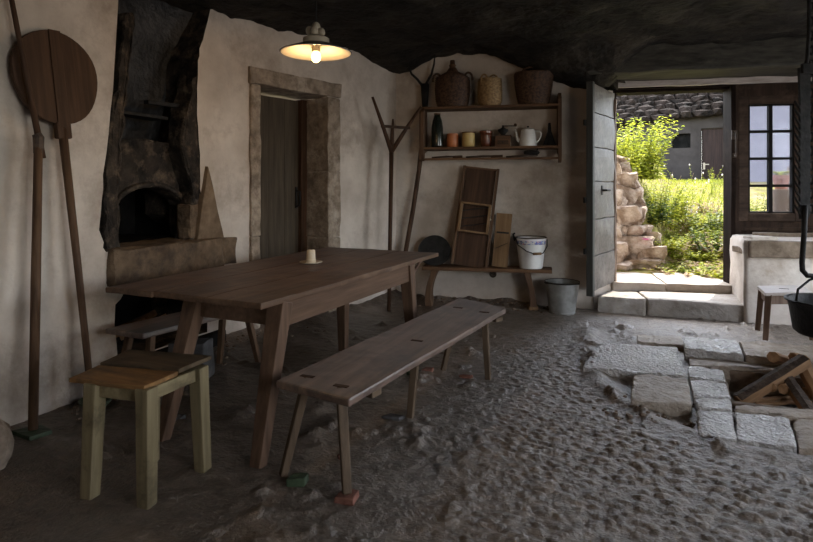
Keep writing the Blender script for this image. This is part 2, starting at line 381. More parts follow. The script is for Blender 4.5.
def floor_z(x, y):
    z = .012 * fbm(x, y, 1.1, 3, 5) * 2 + .012 * fbm(x, y, 7, 4, 9) + .012 * fbm(x, y, 24, 3, 19)
    cd = chan_dist(x, y)
    mk = sstep(-.02, -.22, cd) * sstep(-1.3, -.5, x + .35 * fbm(x, y, 2, 3, 3) + .12 * (y - 3))
    z = z + mk * (.017 * cobbles(x, y, .068, .052, 11) - .003) * sstep(5.6, 4.0, y) * (.75 + .9 * fbm(x, y, 1.6, 2, 31))
    lump = sstep(.1, .42, fbm(x, y, 5.5, 4, 41)) * (1 - mk)
    z = z + .045 * lump
    z = z +   .03 * np.exp(-(cd / .08) ** 2) - .03 * np.exp(-((cd - .22) / .12) ** 2)
    # loose earth heaped against the oven wall and the door wall
    dl = x + 3.27 - np.clip(.266 * (y - 3.85), 0, 1)
    z = z + .075 * np.exp(-np.clip(dl, 0, 9) / .16) * (.6 + 1.4 * fbm(x, y, 4, 3, 51) + .4) * sstep(2.6, 3.6, y)
    t = (x - CR.x) * E2.x + (y - CR.y) * E2.y; s = (x - CR.x) * E1.x + (y - CR.y) * E1.y
    z = z + .09 * np.exp(-np.clip(-t, 0, 9) / .18) * sstep(1.9, 1.2, s) * (.8 + 1.2 * fbm(x, y, 6, 3, 61))
    pit = sstep(PX0 - .02, PX0 + .05, x) * sstep(PX1 + .02, PX1 - .05, x) * sstep(PY0 - .02, PY0 + .05, y) * sstep(PY1 + .03, PY1 - .03, y)
    return z * (1 - pit) - .20 * pit
def axis(segs):
    out = []
    for a, b, h in segs: out += list(np.arange(a, b - 1e-6, h))
    return np.array(out + [segs[-1][1]])
gx = axis([(-3.9, -1.6, .03), (-1.6, -1.2, .0125), (-1.2, 1.5, .0095), (1.5, 1.9, .0125), (1.9, 2.9, .06)])
gy = axis([(-1.4, 1.6, .06), (1.6, 3.9, .0095), (3.9, 4.7, .0125), (4.7, 7.0, .022)])
def grid_obj(name, X, Y, Z, m, smooth=True, uvflip=False):
    ny, nx = X.shape
    co = np.stack([X, Y, Z], -1).reshape(-1, 3).astype(np.float32)
    i = (np.arange(ny - 1)[:, None] * nx + np.arange(nx - 1)[None, :]).reshape(-1)
    q = np.stack([i, i + 1, i + nx + 1, i + nx], -1)
    if uvflip: q = q[:, ::-1]
    me = bpy.data.meshes.new(name); me.vertices.add(len(co)); me.vertices.foreach_set('co', co.ravel())
    me.loops.add(q.size); me.loops.foreach_set('vertex_index', q.ravel().astype(np.int32))
    me.polygons.add(len(q)); me.polygons.foreach_set('loop_start', np.arange(0, q.size, 4, dtype=np.int32))
    me.update(calc_edges=True); me.validate()
    if smooth: me.polygons.foreach_set('use_smooth', [True] * len(q))
    o = bpy.data.objects.new(name, me); COL.objects.link(o); me.materials.append(M[m]); return o
X, Y = np.meshgrid(gx, gy)
fl = grid_obj('floor', X, Y, floor_z(X, Y), 'floor'); tag(fl, 'trodden earth floor with worn cobbles by the fire pit', 'floor', kind='structure')
def fz(x, y): return float(floor_z(np.array([[x]]), np.array([[y]]))[0, 0])

# ------------------------------------------------------------------ walls
def wall_with_holes(name, outer, holes, place, thick, m, label, sooty=None):
    bm = bmesh.new(); es = []
    for lp in [outer] + holes:
        vs = [bm.verts.new((p[0], p[1], 0)) for p in lp]
        es += [bm.edges.new((vs[i], vs[(i + 1) % len(vs)])) for i in range(len(vs))]
    bmesh.ops.triangle_fill(bm, edges=es, use_beauty=True, use_dissolve=False)
    r = bmesh.ops.extrude_face_region(bm, geom=bm.faces[:])
    for g in r['geom']:
        if isinstance(g, bmesh.types.BMVert): g.co.z = thick
    bmesh.ops.recalc_face_normals(bm, faces=bm.faces)
    if sooty:
        for f in bm.faces:
            c = f.calc_center_median()
            if abs(f.normal.z) < .5 and sooty[0] < c.x < sooty[1] and sooty[2] < c.y < sooty[3]: f.material_index = 1
    for v in bm.verts: v.co = place(v.co.x, v.co.z, v.co.y)
    me = bpy.data.meshes.new(name); bm.to_mesh(me); bm.free()
    o = bpy.data.objects.new(name, me); COL.objects.link(o); me.materials.append(M[m])
    if sooty: me.materials.append(M['soot_stone'])
    return tag(o, label, 'wall', kind='structure')
def jag(pts, amp=.02, n=5, seed=1):
    r = random.Random(seed); out = []
    for i in range(len(pts)):
        p = pts[i]; q = pts[(i + 1) % len(pts)]
        for k in range(n):
            t = k / n; out.append((p[0] + (q[0] - p[0]) * t + r.uniform(-amp, amp) * (k > 0), p[1] + (q[1] - p[1]) * t + r.uniform(-amp, amp) * (k > 0)))
    return out
hp = [LW(*p) for p in [(118, 20), (113, 90), (103, 175), (99, 230), (106, 252), (224, 243), (222, 237), (202, 215), (200, 165), (197, 115), (198, 60), (203, 40), (210, 20)]]
hole1 = [(p.y, p.z) for p in hp]
hole1[0] = (hole1[0][0] + .0, 2.8); hole1.insert(0, (hole1[0][0] + .02, 2.97)); hole1[-1] = (hole1[-1][0] + .02, 2.85); hole1.append((3.66, 2.97))
hole2 = [(2.72, .16), (2.70, .55), (2.80, .66), (3.1, .68), (3.5, .64), (3.56, .5), (3.56, .16)]
wall_with_holes('wall_left', [(-1.3, -.3), (3.86, -.3), (3.86, 3.05), (-1.3, 3.05)], [jag(hole1, .012, 4, 3), jag(hole2, .015, 3, 4)],
                lambda a, t, z: Vector((-3.27 - t, a, z)), .62, 'plaster', 'whitewashed wall with the sooty oven opening', sooty=(2.3, 3.82, .1, 3.0))
LEN2 = (CR - BEND).length
rA = lambda px: (LD(px, 0) - BEND).dot(T2)
d_in0, d_in1 = rA(258), rA(327); d_out0, d_out1 = rA(249.5), rA(338.5)
wall_with_holes('wall_corner', [(-.01, -.3), (LEN2 + .15, -.3), (LEN2 + .15, 3.05), (-.01, 3.05)], [[(d_in0, -.1), (d_in0, 2.27), (d_in1, 2.27), (d_in1, -.1)]],
                lambda a, t, z: l2(a, t, z), .5, 'plaster', 'whitewashed wall with the stone framed brown door')
SJ0 = sB(594, 0); 
m = MB(); m.prism([(-.12, 0), (SJ0, 0), (2.49, .33), (2.49, .62), (-.12, .62)], -.3, 3.05)
o = m.build('wall_back', 'plaster'); 
for v in o.data.vertices: v.co = LB(v.co.x, v.co.y, v.co.z)
bm = bmesh.new(); bm.from_mesh(o.data); bmesh.ops.recalc_face_normals(bm, faces=bm.faces); bm.to_mesh(o.data); bm.free()
tag(o, 'whitewashed wall behind the kitchen shelf', 'wall', kind='structure')

def LBmesh(mb): mb.v = [LB(p.x, p.y, p.z) for p in mb.v]; return mb
def L2mesh(mb): mb.v = [l2(p.x, p.y, p.z) for p in mb.v]; return mb

# right wall with two unseen openings added to let light in, and the wall behind the camera
m = MB(); XR = 2.72
m.box(XR, XR + .4, -1.3, -.5, -.3, 3.05); m.box(XR, XR + .4, 1.9, 4.5, -.3, 3.05); m.box(XR, XR + .4, 6.1, 7.9, -.3, 3.05); m.box(XR, XR + .4, 4.5, 6.1, 2.3, 3.05); m.box(XR, XR + .4, 4.5, 6.1, -.3, .5); m.box(XR, XR + .4, -.5, 1.9, -.3, .7); m.box(XR, XR + .4, -.5, 1.9, 2.35, 3.05)
tag(m.build('wall_right', 'plaster'), 'whitewashed wall with two openings added for daylight, out of the picture', 'wall', kind='structure')
m = MB(); m.box(-3.9, XR + .4, -1.7, -1.3, -.3, 3.05)
tag(m.build('wall_front', 'plaster'), 'whitewashed wall behind the viewer', 'wall', kind='structure')

# ceiling: sooty, uneven, dropping towards the door beam
cx = np.arange(-4.2, 3.3, .06); cy = np.arange(-1.9, 8.4, .06)
X, Y = np.meshgrid(cx, cy)
T = (X - CR.x) * E2.x + (Y - CR.y) * E2.y; S = (X - CR.x) * E1.x + (Y - CR.y) * E1.y
Z = 2.81 + .07 * sstep(.25, .6, S) * sstep(1.5, 1.0, S) * sstep(-1, -.2, T) + .10 * fbm(X, Y, 1.3, 4, 3) + .10 * fbm(X, Y, 6, 4, 8)
Z = Z - .36 * sstep(.9, 2.2, S) * sstep(2.75, 2.35, S) * sstep(-.75, -.05, T) - .10 * sstep(.55, .0, S) * sstep(-.8, -.1, T)
X = CR.x + E1.x * S + E2.x * np.minimum(T, .22); Y = CR.y + E1.y * S + E2.y * np.minimum(T, .22)
c = grid_obj('ceiling', X, Y, Z, 'ceiling', uvflip=True)
sm = c.modifiers.new('thick', 'SOLIDIFY'); sm.thickness = .12; sm.offset = -1
tag(c, 'black sooty uneven ceiling', 'ceiling', kind='structure')

# ------------------------------------------------------------------ door and window front
TF = .33
def frame_s(px, t=TF): return sB(px, t)
fs0, fs1 = 2.47, frame_s(722); fs2 = frame_s(735)
fs1b = frame_s(723, TF + .2); zl = B(670, 91, TF + .2).z
m = MB(); m.box(2.1, 5.6, -.30, .30, 2.53, 2.86)
tag(LBmesh(m).build('ceiling_beam', 'beam', bevel=.03, cut=.25, wob=.018, wfr=3), 'dark heavy timber beam over the doorway and window', 'beam', kind='structure')
m = MB(); m.box(2.40, 5.6, .30, .62, 2.495, 3.0)
tag(LBmesh(m).build('wall_lintel', 'frame_x'), 'dark timber above the doorway', 'beam', kind='structure')
m = MB(); m.box(fs0 - .02, fs0 + .045, TF - .02, TF + .22, .2, 2.495)
m.prism([(fs1b, TF + .2), (fs1b + .01, TF - .03), (fs2, TF - .03), (fs2, TF + .2)], .2, 2.495); m.box(fs0, fs2, TF - .025, TF + .2, zl, 2.51)
m.box(fs0, fs2, TF + .03, TF + .24, zl - .03, zl + .01)
tag(LBmesh(m).build('door_frame', 'jamb', bevel=.008, cut=.3, wob=.006), 'worn brown timber frame around the open outer doorway', 'frame', kind='structure')
# plank that closes the top of the front, catching daylight
m = MB(); m.box(2.38, 5.6, .235, .285, 2.465, 2.535)
tag(LBmesh(m).build('lintel_board', M['pale_stool_top'], bevel=.006, cut=.3, wob=.01, wfr=4), 'pale worn board under the dark beam', 'board', kind='structure')

# the open outer door leaf, hinged at the frame and swung inwards
hinge = LB(2.49, .34, 0); e = pd(589.5, 187, 5.75)
dv = (Vector((e.x, e.y, 0)) - hinge); lw = dv.length; ang = math.atan2(dv.y, dv.x)
leaf = thing('door_2', 'grey weathered plank door leaf standing open into the room', 'door', (hinge.x, hinge.y, .255), ang, kind='structure')
zz = [0, .37, .75, 1.14, 1.50, 1.86, 2.16]
n = len(zz) - 1
m = MB()
for i in range(n):
    # each board's lower edge laps over the next and its free end is worn wavy
    m.box(.02, lw - .055, -.018, .022, zz[i] + .004, zz[i + 1] - .004)
part(m.build('boards', 'leaf_door', leaf, bevel=.006, cut=.12, wob=.012, wfr=3.3), 'grey weathered horizontal boards')
m = MB(); m.box(lw - .06, lw, -.035, .035, -.04, 2.17)
part(m.build('edge_post', 'leaf_edge', leaf, bevel=.006), 'dark green upright edge of the door')
m = MB()
for z in (.42, .95, 1.75): m.box(lw - .1, lw + .022, -.06, -.034, z - .03, z + .03)
m.build('hinge_strap', 'iron', leaf, bevel=.004)
hd = MB(); hd.tube([(lw * .62, .03, 1.05), (lw * .62, .075, 1.05), (lw * .50, .08, 1.05)], .012, 8); hd.box(lw * .60, lw * .65, .018, .034, 1.0, 1.1)
part(hd.build('handle', 'iron', leaf), 'black iron latch handle')
m = MB(); m.box(.01, .06, -.03, .035, 0, 2.1)  # sun on the hinge edge is put into this paler wood
part(m.build('sunlit_edge', 'pale_stool', leaf, bevel=.012, cut=.1, wob=.014, wfr=6), 'worn hinge side of the door, coloured pale as if sunlit')

# fixed timber panel with the eight pane window
wx0, wx1 = frame_s(748), frame_s(794); wz1, wz0 = B(770, 104, TF).z, B(770, 213, TF).z
m = MB(); t0, t1 = TF, TF + .10; se = 5.4
m.box(fs2, wx0 - .10, t0 + .02, t1, .8, 2.5); m.box(wx1 + .10, se, t0 + .02, t1, .8, 2.5)
m.box(wx0 - .10, wx1 + .10, t0 + .02, t1, .8, wz0 - .09); m.box(wx0 - .10, wx1 + .10, t0 + .02, t1, wz1 + .09, 2.5)
m.box(fs2, se, t0 - .02, t0 + .05, 2.33, 2.5); m.box(fs2, fs2 + .055, t0 - .015, t0 + .04, .8, 2.34)
m.box(fs2 + .05, se, t0 - .015, t0 + .04, .86, .9)
tag(LBmesh(m).build('wall_panel', 'frame', bevel=.006), 'dark brown timber panel that holds the small window', 'panel', kind='structure')
w = thing('window_1', 'eight pane window with black glazing bars in dark timber', 'window', tuple(LB(wx0, TF, wz0)), BR, kind='structure')
W, Hh = wx1 - wx0, wz1 - wz0
m = MB(); f_ = .10
m.box(-f_, 0, -.02, .08, -f_ + .01, Hh + f_); m.box(W, W + f_, -.02, .08, -f_ + .01, Hh + f_); m.box(0, W, -.02, .08, Hh, Hh + f_); m.box(0, W, -.02, .08, -f_ + .01, 0)
m.build('window_frame', 'frame_x', w, bevel=.008)
m = MB(); m.box(0, .02, .0, .06, 0, Hh); m.box(W - .02, W, .0, .06, 0, Hh); m.box(W / 2 - .018, W / 2 + .018, .0, .06, 0, Hh)
m.box(0, W, .0, .06, 0, .016); m.box(0, W, .0, .06, Hh - .016, Hh)
for k in (1, 2, 3): m.box(0, W, .002, .058, Hh * k / 4 - .014, Hh * k / 4 + .014)
part(m.build('glazing_bars', 'bar_black', w), 'black glazing bars')
m = MB(); m.box(.01, W - .01, .028, .032, .01, Hh - .01); part(m.build('pane', 'glass', w), 'clear glass panes')
# net behind the upper panes
m = MB()
for k in range(1, 44): x = W * k / 44; m.box(x - .0008, x + .0008, .05, .052, Hh * .25, Hh - .01)
for k in range(1, 84): z = Hh * .25 + Hh * .75 * k / 84; m.box(.01, W - .01, .05, .052, z - .0008, z + .0008)
part(m.build('insect_net', 'mesh_net', w), 'pale fine net behind the upper panes')
p0 = B(734.5, 144, TF - .03)
h = MB(); h.tube([(0, 0, .13), (-.0, -.045, .13), (0, -.05, .10), (0, -.05, -.10), (0, -.045, -.13), (0, 0, -.13)], .010, 8); h.box(-.03, .03, -.006, .006, .05, .15); h.box(-.02, .02, -.006, .006, -.15, -.1)
h.v = [Matrix.Rotation(BR, 3, 'Z') @ v for v in h.v]
o = h.build('pull_handle', 'rust', loc=(0, 0, 0)); o.location = p0
tag(o, 'rusty iron pull handle on the doorpost beside the window', 'handle')

# plastered bench wall below the window and the stone sink set in it
ls = 3.585
m = MB(); lb = sB(731.5, .3); m.prism([(ls, -.40), (5.7, -.40), (5.7, TF + .05), (lb, TF + .05), (lb - .02, .1)], -.3, .82)
tag(LBmesh(m).build('wall_sill', 'plaster_pale', bevel=.05, cut=.14, wob=.02, wfr=4, smooth=True), 'low whitewashed wall under the window', 'wall', kind='structure')
s0 = sB(750, -.43)
m = MB(); m.box(s0, 5.3, -.45, -.36, .655, .815); m.box(s0 + .2, s0 + .29, -.36, .1, .70, .815); m.box(s0 + .22, 5.3, .02, .12, .70, .86); m.box(s0, 5.3, -.38, .05, .66, .72)
tag(LBmesh(m).build('stone_sink', 'sink', bevel=.012, cut=.12, wob=.008), 'shallow brown stone sink set in the whitewashed sill under window', 'sink')
p0 = B(760, 241, -.1); o = MB().box(-.12, .12, -.09, .09, 0, .03).build('stone_slab', 'plaster_pale', bevel=.01, cut=.06, wob=.008)
o.location = LB(sB(761, -.30), -.28, .818); o.rotation_euler = (0, 0, BR + .1)
tag(o, 'small pale slab lying on the sill beside the stone sink', 'slab')

# door step: two slabs and the threshold behind
a0 = 2.24; am = sB(647, -.22); a1 = 3.60
stp = [([(a0, -.15), (am - .006, -.20), (am - .012, TF + .0), (a0 + .22, TF)], 'left of the two grey step slabs below the doorway', .165),
       ([(am + .006, -.20), (a1, -.37), (a1 + .02, -.36), (a1 + .16, TF), (am + .0, TF)], 'longer step slab below the doorway beside the white sill wall', .175)]
for poly, lab, h_ in stp:
    tag(LBmesh(MB().prism(poly, -.2, h_)).build('step_slab', 'step', bevel=.02, cut=.10, wob=.012, wfr=4), lab, 'step', kind='structure')
m = MB(); m.prism([(2.46, TF - .08), (3.02, TF - .09), (3.03, 1.1), (2.3, 1.1)], -.2, .262); m.prism([(3.035, TF - .09), (3.72, TF - .1), (3.7, 1.1), (3.04, 1.1)], -.2, .268)
tag(LBmesh(m).build('threshold', 'paving', bevel=.014, cut=.14, wob=.008), 'pale sunlit stone threshold of the outer doorway', 'threshold', kind='structure')

# ------------------------------------------------------------------ stone framed inner door
fr = thing('trim_1', 'rough grey stone surround of the brown inner door', 'door frame', (0, 0, 0), kind='structure')
w0 = .030
jb = [0.0, .55, 1.15, 1.62, 2.26]
def block(name, r0, r1, z0, z1, n0=-w0, n1=.37):
    L2mesh(MB().box(r0, r1, n0, n1, z0, z1)).build(name, 'door_stone', fr, bevel=.014, cut=.09, wob=.012, wfr=7)
for z0, z1 in ((-.1, .9), (.9, 2.26)): block('jamb_stone', d_out0, d_in0 + .01, z0, z1)
for z0, z1 in ((-.1, .82), (.82, 1.5), (1.5, 2.26)): block('jamb_stone', d_in1 - .01, d_out1, z0, z1)
block('lintel_stone', d_out0 - .02, d_out1 + .01, 2.262, 2.41)
dd = thing('door_1', 'brown plank inner door, closed in its stone surround', 'door', tuple(l2(d_in0, .34, 0)), L2A, kind='structure')
dw = d_in1 - d_in0
m = MB(); m.box(.0, dw - .075, .0, .045, .02, 2.24)
for k in range(1, 4): x = (dw - .07) * k / 4; m.box(x - .004, x + .004, -.004, .01, .02, 2.24)
m.build('boards', 'door_brown', dd, bevel=.004)
m = MB(); m.box(dw - .085, dw - .005, -.05, .06, .0, 2.25); part(m.build('door_post', 'dark_wood_z', dd, bevel=.006), 'dark wooden post on the latch side')
m = MB(); m.box(dw - .13, dw - .105, -.012, .0, 1.12, 1.34); m.tube([(dw - .118, -.01, 1.30), (dw - .118, -.06, 1.29), (dw - .118, -.065, 1.2), (dw - .118, -.05, 1.15), (dw - .118, -.01, 1.14)], .011, 8)
part(m.build('handle', 'iron', dd), 'black iron door handle')
# ------------------------------------------------------------------ hearth in the left wall
hr = thing('fireplace', 'tall soot blackened wall oven with arched mouth and stone hearth slab', 'fireplace', (-3.4, 3.1, 0))
HL = (-3.4, 3.1, 0)
ys = np.linspace(2.5, 3.85, 46); zs = np.linspace(1.5, 3.0, 60)
Yg, Zg = np.meshgrid(ys, zs)
q = np.clip((Yg - 2.5) / 1.35, 0, 1)
Xg = -3.50 - .16 * np.sin(q * PI) - .10 * sstep(2.1, 1.7, Zg) + .04 * fbm(Yg, Zg, 3, 4, 5) + .16 * sstep(2.2, 2.9, Zg) * (1 - np.sin(q * PI) * .5)
o = grid_obj('flue', Xg - HL[0], Yg - HL[1], Zg, 'soot'); o.parent = hr; sm = o.modifiers.new('t', 'SOLIDIFY'); sm.thickness = .05; sm.offset = 0
part(o, 'sooty curved flue wall with a grey sheen')
# oven front with an arched mouth
ya, yb = LW(111, 220, -3.44).y, LW(181, 220, -3.44).y; yc = (ya + yb) / 2; yr = (yb - ya) / 2
zt = 1.24
arch = [(yb, .94)] + [(yc + yr * math.cos(a), zt - .10 + .20 * math.sin(a)) for a in [PI * k / 12 for k in range(13)]] + [(ya, .94)]
poly = [(2.50, .94), (2.50, 1.62), (2.7, 1.66), (3.1, 1.70), (3.5, 1.66), (3.82, 1.6), (3.82, .94)] + arch
m = MB(); T = Matrix(((0, 0, 1, 0), (1, 0, 0, 0), (0, 1, 0, 0), (0, 0, 0, 1)))
m.prism(poly, -3.56, -3.42, T)
part(m.build('oven_front', 'soot_stone', hr, bevel=.012, cut=.12, wob=.016, wfr=6, loc=HL), 'crumbling sooty oven front with a low arched mouth')
m = MB(); m.tube([(-3.41, yc + (yr + .02) * math.cos(a), zt - .10 + .22 * math.sin(a)) for a in [PI * k / 16 for k in range(17)]], .022, 8)
m.build('mouth_arch', 'soot_stone', hr, smooth=True, wob=.008, wfr=9, loc=HL)
m = MB(); m.box(-4.15, -3.54, 2.62, 2.66, .9, 1.6); m.box(-4.15, -3.54, 3.6, 3.64, .9, 1.6); m.box(-4.2, -4.12, 2.62, 3.64, .9, 1.6); m.box(-4.2, -3.54, 2.62, 3.64, 1.5, 1.6); m.box(-4.2, -3.54, 2.62, 3.64, .86, .93)
part(m.build('oven_chamber', 'black', hr, loc=HL), 'black inside of the oven')
for nm_, pxs in (('right', [(176, 247), (180, 190), (168, 150), (176, 100), (186, 62), (203, 30), (209, 30), (205, 100), (206, 170), (207, 247)]), ('left', [(92, 255), (90, 200), (95, 130), (104, 85), (112, 15), (122, 15), (115, 90), (109, 140), (105, 190), (108, 255)])):
    pp_ = [LW(x, y, -3.42) for x, y in pxs]
    o = MB().prism([(p.y, p.z) for p in pp_], -3.46, -3.285, T).build('side_wall', 'soot_stone', hr, bevel=.02, cut=.07, wob=.022, wfr=8, loc=HL)
for y, z, hh, w_ in ((3.45, .935, .27, .075),):
    MB().box(-3.42, -3.27, y - w_, y + w_, z, z + hh).build('side_stone', 'hearth_stone', hr, bevel=.025, cut=.06, wob=.018, wfr=9, loc=HL)
m = MB(); m.prism([(-3.75, 2.58), (-3.21, 2.64), (-3.13, 2.9), (-3.12, 3.3), (-3.15, 3.62), (-3.27, 3.74), (-3.75, 3.78)], .68, .925)
part(m.build('hearth_slab', 'hearth_stone', hr, bevel=.03, cut=.09, wob=.022, wfr=6, loc=HL), 'rough brown stone hearth slab jutting from the wall')
p_a, p_b, p_c = LW(207, 166, -3.25), LW(226, 238, -3.22), LW(201, 240, -3.22)
m = MB(); ft = [(p_a.y, p_a.z), (p_b.y, p_b.z), (p_c.y - .02, p_c.z)]
m.prism([(a, b) for a, b in ft], -3.31, -3.235, T)
part(m.build('plaster_fin', 'fin', hr, bevel=.008, cut=.12, wob=.006, loc=HL), 'brown wedge of plaster beside the oven')
MB().box(-3.30, -3.17, 3.62, 3.80, .70, .92).build('corner_stone', 'hearth_stone', hr, bevel=.02, cut=.08, wob=.018, wfr=8, loc=HL)
m = MB(); m.bar(LW(146, 102, -3.40), LW(186, 107, -3.40), .05, .03); m.box(-3.56, -3.40, 2.83, 3.28, 1.86, 1.885)
part(m.build('smoke_shelf', 'iron', hr, bevel=.004, loc=HL), 'small dark shelf across the flue')
m = MB(); m.box(-3.95, -3.9, 2.6, 3.7, .0, .75); m.box(-3.95, -3.3, 2.6, 2.66, .0, .75); m.box(-3.95, -3.3, 3.6, 3.66, .0, .75); m.box(-3.95, -3.2, 2.6, 3.7, .02, .15); m.box(-3.95, -3.3, 2.6, 3.7, .685, .72)
part(m.build('ash_recess', 'black', hr, loc=HL), 'black ash hole under the hearth slab')
for k, (y, z, l) in enumerate(((2.93, .22, .3), (3.02, .26, .26), (3.12, .21, .3))):
    o = MB().bar((-3.62, y - .08, z), (-3.36, y + .1, z + .14), .055, .045, steps=3).build('split_log', 'log', bevel=.005, wob=.005)
    tag(o, ['split log lowest in the ash hole under the hearth', 'split log lying across the others in the ash hole', 'split log farthest right in the ash hole under the hearth'][k], 'firewood', 'logs in the ash hole')

# ------------------------------------------------------------------ baker's peel and long poles
foot = Vector((-3.06, 2.37, fz(-3.06, 2.37))); top = Vector((-3.215, 2.255, 1.985))
dv = (top - foot); Lp = dv.length; zax = dv.normalized(); xax = Vector((0, 1, 0)); xax = (xax - zax * xax.dot(zax)).normalized(); yax = zax.cross(xax)
peel = thing('bakers_peel', 'round wooden baker\'s peel leaning against the whitewashed wall', 'bread peel', tuple(foot), Matrix((xax, yax, zax)).transposed().to_euler())
disc = [(.262 * math.cos(a) * (1 + .03 * math.sin(3 * a)), Lp + .005 + .285 * math.sin(a) * (1 + .02 * math.cos(2 * a))) for a in [2 * PI * k / 40 for k in range(40)]]
TY = Matrix(((1, 0, 0, 0), (0, 0, 1, 0), (0, 1, 0, 0), (0, 0, 0, 1)))
m = MB(); m.prism(disc, -.014, .014, TY)
part(m.build('blade', 'dark_wood_z', peel, bevel=.005), 'round dark plank blade')
m = MB(); m.box(-.036, .036, -.024, -.013, Lp - .29, Lp + .285); m.build('batten', 'dark_wood_z', peel, bevel=.004)
m = MB(); m.box(-.045, .045, -.022, .02, Lp - .36, Lp - .26); m.build('collar', 'dark_wood_z', peel, bevel=.01)
m = MB(); m.tube([(0, 0, 0), (.004, 0, Lp * .4), (0, 0, Lp - .30)], [.019, .021, .025], 10); m.build('handle', 'brown_z', peel, smooth=True)

f0 = Vector((-3.05, 2.005, fz(-3.05, 2.005) + .026)); j0 = Vector((-3.145, 2.098, 1.62)); e0 = Vector((-3.22, 1.93, 2.72))
po = thing('oven_pole', 'tall two-piece wooden oven pole leaning beside the round peel', 'pole', tuple(f0))
m = MB(); m.tube([f0, f0.lerp(j0, .5), j0], [.024, .025, .022], 10); m.build('lower_pole', 'brown_z', po, smooth=True, loc=f0)
m = MB(); m.tube([j0 - (e0 - j0).normalized() * .12, j0 + (e0 - j0) * .5, e0], [.018, .014, .012], 10); m.build('upper_rod', 'dark_wood_z', po, smooth=True, loc=f0)
m = MB(); m.tube([j0 + Vector((.0, 0, -.09)), j0, j0 + Vector((-.005, -.008, .02))], [.026, .029, .024], 10); part(m.build('binding', 'rust', po, loc=f0), 'rusty binding at the joint')

def shard(px, py, w_, d_, h_, m_, lab, rz=0, name='tile_shard', curve=False, cat='tile', grp=None, x=None, y=None):
    p = pz(px, py, 0) if x is None else Vector((x, y, 0)); p.z = fz(p.x, p.y) - .004
    mb = MB()
    mb.prism([(-w_ / 2, -d_ * .4), (w_ * .35, -d_ / 2), (w_ / 2, d_ * .3), (-w_ * .2, d_ / 2)], 0, h_)
    o = mb.build(name, m_, bevel=.006, cut=.04, wob=.004, wfr=20); o.location = p; o.rotation_euler = (0, 0, rz)
    return tag(o, lab, cat, grp)
shard(37, 434, .20, .13, .028, 'green_tile', 'greenish flat tile under the foot of the tall oven pole', x=-3.05, y=2.005)
o = MB().lathe([(.001, 0), (.06, 0), (.10, .045), (.094, .045), (.056, .008), (.001, .008)], 24).build('glazed_dish', 'green_tile', smooth=True)
p = pz(94, 409); o.location = (p.x - .02, p.y + .03, fz(p.x, p.y) + .005); tag(o, 'small green glazed dish at the foot of the bread peel', 'dish')
o = MB().blob((0, 0, 0), .25, .24, .26, 5, .25, 3).build('boulder', 'door_stone', smooth=True); o.location = (-3.02, 1.58, .02); tag(o, 'pale plastered boulder at the foot of the wall', 'stone')

# ------------------------------------------------------------------ table
tn = pz(103, 288.5, .78); tr = pz(264, 303.5, .78); tfr = pz(437.5, 253.5, .78)
tang = math.atan2(-(tfr.x - tr.x), tfr.y - tr.y)       # turn of the long side from Y
TL, TWD = (tfr - tr).length + .03, 1.10
tb = thing('dining_table', 'long worn dark brown wooden farmhouse table with splayed tapered legs', 'table', (tr.x, tr.y, 0), tang)
# local: x negative to the wall, y along the table
m = MB()
for k in range(3): m.box(-TWD + TWD * k / 3 + .002, -TWD + TWD * (k + 1) / 3 - .002, -.02 + .012 * (k % 2), TL + .01 * (k % 2), .750, .782)
part(m.build('tabletop', 'table', tb, bevel=.007, cut=.14, wob=.005, wfr=4), 'worn tabletop of wide stained boards')
ax0, ax1, ay0, ay1 = -.66, -.015, .17, TL - .52
m = MB(); m.box(ax0, ax1, ay0, ay0 + .03, .625, .752); m.build('end_apron', 'table_side', tb, bevel=.004)
m = MB(); m.box(ax0, ax1, ay1 - .03, ay1, .625, .752); m.build('end_apron', 'table_side', tb, bevel=.004)
for x in (ax0, ax1 - .03):
    m = MB(); m.box(x, x + .03, ay0 + .03, ay1 - .03, .625, .752); m.build('side_apron', 'table_side', tb, bevel=.004)
for sx, x in ((-1, ax0 + .04), (1, ax1 - .035)):
    for sy, y in ((-1, ay0 + .02), (1, ay1 - .02)):
        fx, fy = x + sx * .035, y + (-.215 if sy < 0 else .07)
        wp = tb.matrix_world
        gx_, gy_ = tr.x + fx * math.cos(tang) - fy * math.sin(tang), tr.y + fx * math.sin(tang) + fy * math.cos(tang)
        m = MB(); m.bar((x, y, .75), (fx, fy, fz(gx_, gy_) - .005), .10, .085, .062, .058, up=(0, 1, 0)); m.build('leg', 'table_leg', tb, bevel=.005)
    for sy, y in ((1, ay1),) if sx > 0 else ():
        m = MB(); m.bar((x, y + sy * .05, .64), (x, y + sy * (.13 if sy < 0 else .26), .752), .018, .02, up=(1, 0, 0)); m.build('brace', 'table_leg', tb, bevel=.003)
o = thing('candle_holder', 'pale candle stub on a saucer on the dark table', 'candle', tuple(pz(311, 263.5, .783)))
MB().lathe([(.001, 0), (.05, 0), (.083, .012), (.082, .016), (.05, .007), (.001, .007)], 28).build('saucer', 'porcelain', o, smooth=True)
cd = MB().lathe([(.036, .006), (.036, .03), (.033, .032), (.030, .095), (.026, .1), (.001, .1)], 20).build('candle', 'wax', o, smooth=True, sharp=50)
MB().tube([(0, 0, .098), (.002, 0, .115)], .002, 6).build('wick', 'wick', cd)

